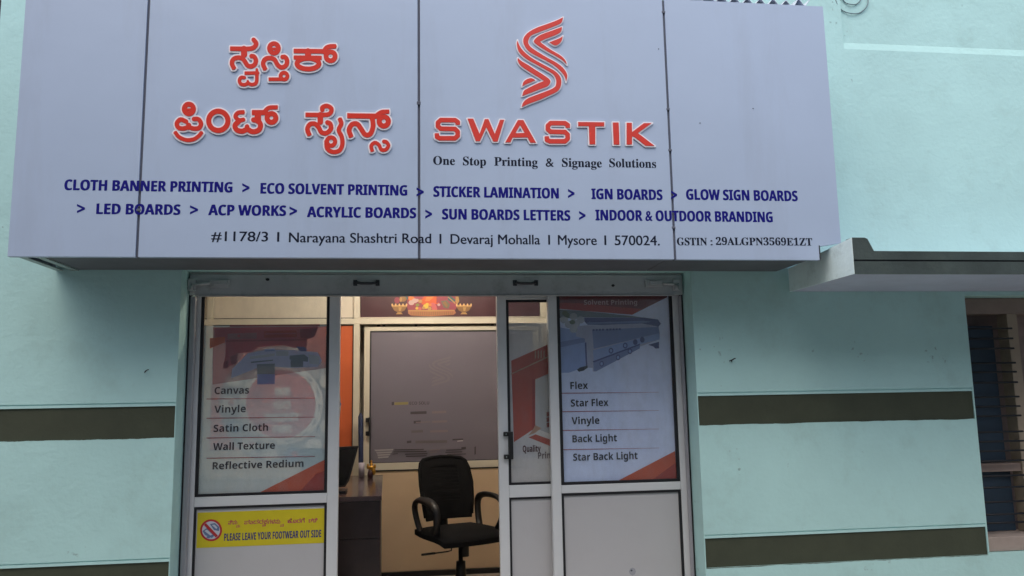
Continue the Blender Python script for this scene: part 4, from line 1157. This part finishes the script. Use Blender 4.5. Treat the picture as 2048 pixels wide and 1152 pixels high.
# ------------------------------------------------------------------ counter, monitor, small things
YC0, YC1, ZC = 0.70, 2.06, 0.94
ct = thing('shop_counter', 'dark walnut laminate counter at the left just inside the doorway', 'counter', (-0.9, 1.3, 0.112))
xf = PX(763.5, 984, YC0); xk = PX(765.5, 940, YC1)
def counter_prism(x_l, inset, z0, z1, yo):
    m = MB()
    a = [(x_l, YC0 + yo), (xf - inset, YC0 + yo), (xk - inset, YC1), (x_l, YC1)]
    for z in (z0, z1): m.quad([(x, y, z) for x, y in a])
    for i in range(4):
        p, q = a[i], a[(i + 1) % 4]
        m.quad([(p[0], p[1], z0), (q[0], q[1], z0), (q[0], q[1], z1), (p[0], p[1], z1)])
    return m
counter_prism(-2.1, 0.0, ZC - 0.028, ZC, 0.0).build('counter_top', M_WOODT, ct)
counter_prism(-2.09, 0.006, 0.114, ZC - 0.030, 0.012).build('body', M_WOOD, ct)
zl = PZ(720, 1078, YC0)
box('front_panel', M_WOOD, ct, -2.08, xf - 0.012, YC0 + 0.004, YC0 + 0.0118, zl + 0.004, ZC - 0.034, 0.002)
box('front_panel', M_WOOD, ct, -2.08, xf - 0.012, YC0 + 0.004, YC0 + 0.0118, 0.13, zl - 0.004, 0.002)

YM = 0.92
mn = thing('monitor', 'black computer monitor on the counter seen past the left glass panel edge', 'monitor', (PX(640, 960, YM), YM, ZC))
tr = P(717, 892, YM); tl_ = P(600, 898, YM); br_ = P(698, 962, YM); br2 = P(690, 974, YM); bl_ = P(600, 980, YM)
MB().prism([bl_, br2, br_, tr, tl_], YM, YM + 0.03).build('casing', M_DARK, mn)
sc_ = [(a[0] * 0.97 + tl_[0] * 0.03, a[1]) for a in (bl_, br2, br_, tr, tl_)]
mx_ = MB(); cxm = (tl_[0] + tr[0]) / 2; czm = (tl_[1] + bl_[1]) / 2
mx_.prism([(cxm + (x - cxm) * 0.93, czm + (z - czm) * 0.88) for x, z in (bl_, br2, br_, tr, tl_)], YM - 0.002, YM - 0.0003)
mx_.build('screen', mat('dark_screen', (0.008, 0.009, 0.011), 0.15), mn)
box('stand', M_DARK, mn, cxm - 0.03, cxm + 0.03, YM + 0.031, YM + 0.06, ZC + 0.018, czm, 0.004)
box('foot', M_DARK, mn, cxm - 0.11, cxm + 0.11, YM - 0.04, YM + 0.13, ZC + 0.001, ZC + 0.017, 0.005)

def on_counter(px, py):
    """the spot of the counter top seen at a pixel"""
    d = CR * (px - 1024) - CU * (py - 576) + CF * FPX
    t = (ZC - CAM_POS.z) / d.z
    return CAM_POS + d * t
c = on_counter(723, 954)
cup = MB(); r = 0.024
hcup = PZ(723, 926, c.y) - ZC
cup.lathe((c.x, c.y, ZC + 0.001), [(0.0, 0.0), (r * 0.9, 0.0), (r, hcup), (r * 0.88, hcup), (r * 0.8, 0.01), (0, 0.01)], 20)
o = cup.build('cup', mat('lilac_white_cup', (0.42, 0.38, 0.46), 0.35))
o['label'] = 'small pale lilac cup with white rim on the dark counter'; o['category'] = 'cup'
c = on_counter(742, 957)
hf = PZ(742, 921, c.y) - ZC
fg = thing('gold_figurine', 'small golden figurine on a dark base standing on the counter beside the cup', 'figurine', (c.x, c.y, ZC))
gold = mat('gilt', (0.52, 0.27, 0.04), 0.3, 0.7, vary=0.3, vscale=60)
MB().lathe((c.x - 0.006, c.y, ZC + 0.001), [(0.0, 0.0), (0.020, 0.0), (0.022, hf * 0.25), (0.012, hf * 0.52), (0, hf * 0.52)], 14).build('base', mat('dark_plum', (0.05, 0.018, 0.025), 0.4), fg)
bd = MB()
def blob(b, x, y, z, rx, ry, rz):
    q = bmesh.new(); bmesh.ops.create_icosphere(q, subdivisions=2, radius=1)
    for v in q.verts: v.co = Vector((x + v.co.x * rx, y + v.co.y * ry, z + v.co.z * rz))
    b.bm(q, 0, True)
z0 = ZC + hf * 0.5
blob(bd, c.x, c.y, z0 + hf * 0.10, 0.026, 0.02, hf * 0.14); blob(bd, c.x + 0.002, c.y, z0 + hf * 0.28, 0.013, 0.012, hf * 0.12); blob(bd, c.x + 0.002, c.y, z0 + hf * 0.45, 0.008, 0.008, hf * 0.08)
blob(bd, c.x - 0.025, c.y, z0 + hf * 0.18, 0.009, 0.009, hf * 0.16); blob(bd, c.x + 0.028, c.y, z0 + hf * 0.16, 0.010, 0.009, hf * 0.14); blob(bd, c.x + 0.020, c.y, z0 - hf * 0.12, 0.016, 0.012, hf * 0.2)
bd.build('figure', gold, fg)

# ------------------------------------------------------------------ office chair
CHX, CHY, CHA = PX(921, 1060, 1.45), 1.45, math.radians(24)
ch = thing('office_chair', 'black office swivel chair with slatted back and looped armrests inside the doorway', 'chair', (CHX, CHY, 0.112))
def cw(x, y, z):
    """chair space: x to its left side of the picture, y towards its front"""
    ca, sa = math.cos(CHA), math.sin(CHA)
    return Vector((CHX + x * ca + y * sa, CHY + x * sa - y * ca, z))
SZ = PZ(910, 1055, 1.45)                 # top of the seat
# seat cushion
q = bmesh.new(); bmesh.ops.create_cube(q, size=1)
bmesh.ops.subdivide_edges(q, edges=q.edges[:], cuts=6, use_grid_fill=True)
for v in q.verts:
    x, y, z = v.co * 2
    rr = max(abs(x), abs(y)); 
    l = math.hypot(x, y) or 1
    s = rr / l * 0.35 + 0.65
    x2, y2 = x * s * 1.12, y * s * 1.12
    ed = min(1, max(0, (rr - 0.6) / 0.4))
    zz = (z * (1 - 0.55 * ed * ed)) * 0.040 - (0.028 * max(0, y) ** 3) - 0.04 - (0.018 * (1 if z < 0 else 0) * (1 - ed))
    v.co = cw(x2 * 0.25, y2 * 0.245, SZ + zz)
mb = MB(); mb.bm(q, 0, True); mb.build('seat', M_FAB, ch)
# backrest: rim, slats
def bp(u, t, d=0.0):
    """u -1..1 across, t 0..1 up the back"""
    hw = 0.186 + 0.026 * math.sin(t * 2.4) - 0.014 * max(0, t - 0.75) * 4 * (abs(u) ** 6)
    z = SZ + 0.035 + t * 0.445 - 0.018 * u * u * t
    y = -0.225 - 0.10 * t + 0.035 * math.sin(t * 3.1) * 0.6 + 0.045 * u * u
    return cw(u * hw, y + d, z)
def back_patch(u0, u1, t0, t1, nu, nt, d=0.022):
    m = MB(); 
    F = [[bp(u0 + (u1 - u0) * i / nu, t0 + (t1 - t0) * j / nt, d / 2) for i in range(nu + 1)] for j in range(nt + 1)]
    B = [[bp(u0 + (u1 - u0) * i / nu, t0 + (t1 - t0) * j / nt, -d / 2) for i in range(nu + 1)] for j in range(nt + 1)]
    for j in range(nt):
        for i in range(nu):
            m.quad([F[j][i], F[j][i + 1], F[j + 1][i + 1], F[j + 1][i]], 0, True)
            m.quad([B[j][i], B[j + 1][i], B[j + 1][i + 1], B[j][i + 1]], 0, True)
    for j in range(nt):
        for i in (0, nu): m.quad([F[j][i], B[j][i], B[j + 1][i], F[j + 1][i]])
    for i in range(nu):
        for j in (0, nt): m.quad([F[j][i], F[j][i + 1], B[j][i + 1], B[j][i]])
    return m
bk = MB()
for a in ((-1, -0.56, 0, 1, 5, 12), (0.56, 1, 0, 1, 5, 12), (-0.56, 0.56, 0, 0.30, 10, 4), (-0.56, 0.56, 0.86, 1.0, 10, 3)):
    p_ = back_patch(*a); n0 = len(bk.v); bk.v += p_.v; bk.f += [tuple(i + n0 for i in f) for f in p_.f]; bk.mi += p_.mi; bk.sm += p_.sm
rim = [bp(-1, 0.06), bp(-1, 0.3), bp(-1, 0.6), bp(-0.995, 0.85), bp(-0.95, 0.96), bp(-0.8, 1.0), bp(-0.4, 1.005), bp(0, 1.008), bp(0.4, 1.005), bp(0.8, 1.0), bp(0.95, 0.96), bp(0.995, 0.85), bp(1, 0.6), bp(1, 0.3), bp(1, 0.06)]
bk.tube(rim, 0.016, 8)
bko = bk.build('backrest', M_FAB, ch)
back_patch(-0.57, 0.57, 0.29, 0.87, 8, 6, 0.002).build('mesh_panel', mat('black_mesh', (0.014, 0.013, 0.013), 0.9), bko)
ns = 10
for k in range(ns):
    t0 = 0.30 + 0.56 * k / ns + 0.003; t1 = 0.30 + 0.56 * (k + 1) / ns - 0.005
    back_patch(-0.56, 0.56, t0, t1, 8, 1, 0.012).build('slat', M_FAB, bko)
mb = MB(); mb.tube([cw(0, -0.20, SZ - 0.06), cw(0, -0.27, SZ - 0.03), cw(0, -0.275, SZ + 0.10), cw(0, -0.265, SZ + 0.2)], [0.03, 0.035, 0.03, 0.02], 8, flat=0.6); mb.build('back_bracket', M_DARK, ch)
for s in (-1, 1):
    x = s * 0.245
    pts = [cw(s * 0.225, -0.10, SZ - 0.055), cw(x, -0.16, SZ - 0.02), cw(x + s * 0.015, -0.215, SZ + 0.10), cw(x + s * 0.02, -0.20, SZ + 0.175), cw(x + s * 0.025, -0.10, SZ + 0.205), cw(x + s * 0.028, 0.06, SZ + 0.20),
           cw(x + s * 0.025, 0.145, SZ + 0.16), cw(x + s * 0.018, 0.155, SZ + 0.09), cw(x + s * 0.005, 0.12, SZ + 0.01), cw(s * 0.225, 0.08, SZ - 0.055)]
    sm_ = [Vector(p) for p in pts]
    def cr(pl, k=4):
        o = []
        for i in range(len(pl) - 1):
            a, b, c_, d = pl[max(i - 1, 0)], pl[i], pl[i + 1], pl[min(i + 2, len(pl) - 1)]
            for j in range(k):
                t = j / k
                o.append(0.5 * ((2 * b) + (c_ - a) * t + (2 * a - 5 * b + 4 * c_ - d) * t * t + (3 * b - a - 3 * c_ + d) * t ** 3))
        return o + [pl[-1]]
    pl = cr(sm_)
    rs = [0.025 + 0.010 * math.exp(-((i / len(pl) - 0.5) / 0.18) ** 2) for i in range(len(pl))]
    mb = MB(); mb.tube(pl, rs, 10, flat=0.55); mb.build('armrest', M_DARK, ch)
mb = MB(); c0 = cw(0, 0, 0)
pl_ = [cw(x, y, z) for z in (SZ - 0.115, SZ - 0.085) for x, y in ((-0.10, -0.14), (0.10, -0.14), (0.10, 0.12), (-0.10, 0.12))]
for f in ((0, 1, 2, 3), (4, 5, 6, 7), (0, 1, 5, 4), (1, 2, 6, 5), (2, 3, 7, 6), (3, 0, 4, 7)): mb.quad([pl_[i] for i in f])
mb.build('mechanism', M_DARK, ch)
mb = MB(); mb.tube([cw(0.03, 0.0, SZ - 0.10), cw(0.03, 0.0, SZ - 0.205)], 0.034, 14); mb.build('tension_knob', M_DARK, ch)
mb = MB(); mb.tube([cw(-0.08, 0.02, SZ - 0.10), cw(-0.085, 0.02, SZ - 0.150), cw(-0.11, 0.0, SZ - 0.158), cw(-0.20, -0.01, SZ - 0.160)], 0.005, 6)
mb.tube([cw(-0.20, -0.01, SZ - 0.160), cw(-0.30, -0.02, SZ - 0.161)], 0.008, 8); mb.build('lever', M_DARK, ch)
zg = 0.112
mb = MB(); mb.lathe((c0.x, c0.y, 0), [(0, SZ - 0.08), (0.016, SZ - 0.08), (0.016, SZ - 0.235), (0.033, SZ - 0.237), (0.036, 0.30), (0.042, 0.24), (0.05, 0.235), (0.05, 0.19), (0, 0.19)], 16); mb.build('gas_column', M_DARK, ch)
for k in range(5):
    a = k * 2 * math.pi / 5 + 0.3
    d = Vector((math.cos(a), math.sin(a), 0)); b0 = Vector((c0.x, c0.y, 0))
    mb = MB(); mb.tube([b0 + d * 0.04 + Vector((0, 0, 0.215)), b0 + d * 0.17 + Vector((0, 0, 0.205)), b0 + d * 0.29 + Vector((0, 0, 0.18))], [0.024, 0.02, 0.015], 8)
    lg = mb.build('leg', M_DARK, ch)
    mb = MB(); n_ = Vector((-d.y, d.x, 0)); cc_ = b0 + d * 0.29 + Vector((0, 0, zg + 0.028))
    for s in (-1, 1): mb.tube([cc_ + n_ * (s * 0.008), cc_ + n_ * (s * 0.028)], 0.026, 12)
    mb.build('castor', M_DARK, lg)

# ------------------------------------------------------------------ small marks on the wall: nails and hooks
for px, py, lb in ((1462, 720, 'small black bent nail in the turquoise wall right of the doorway'), (294, 742, 'small black bent nail in the turquoise wall left of the doorway')):
    x, z = P(px, py, 0)
    s = 1 if px > 1000 else 0.8
    m = MB(); m.tube([(x - 0.010 * s, 0.004, z - 0.006 * s), (x, -0.02, z), (x + 0.010 * s, -0.022, z + 0.006 * s), (x + 0.019 * s, -0.02, z + 0.008 * s)], 0.0035 * s, 6)
    m.tube([(x - 0.002, -0.019, z), (x - 0.006, -0.022, z - 0.012 * s)], 0.003 * s, 6)
    o = m.build('nail', M_BLACK); o['label'] = lb; o['category'] = 'nail'; o['group'] = 'bent nails in the shop wall'
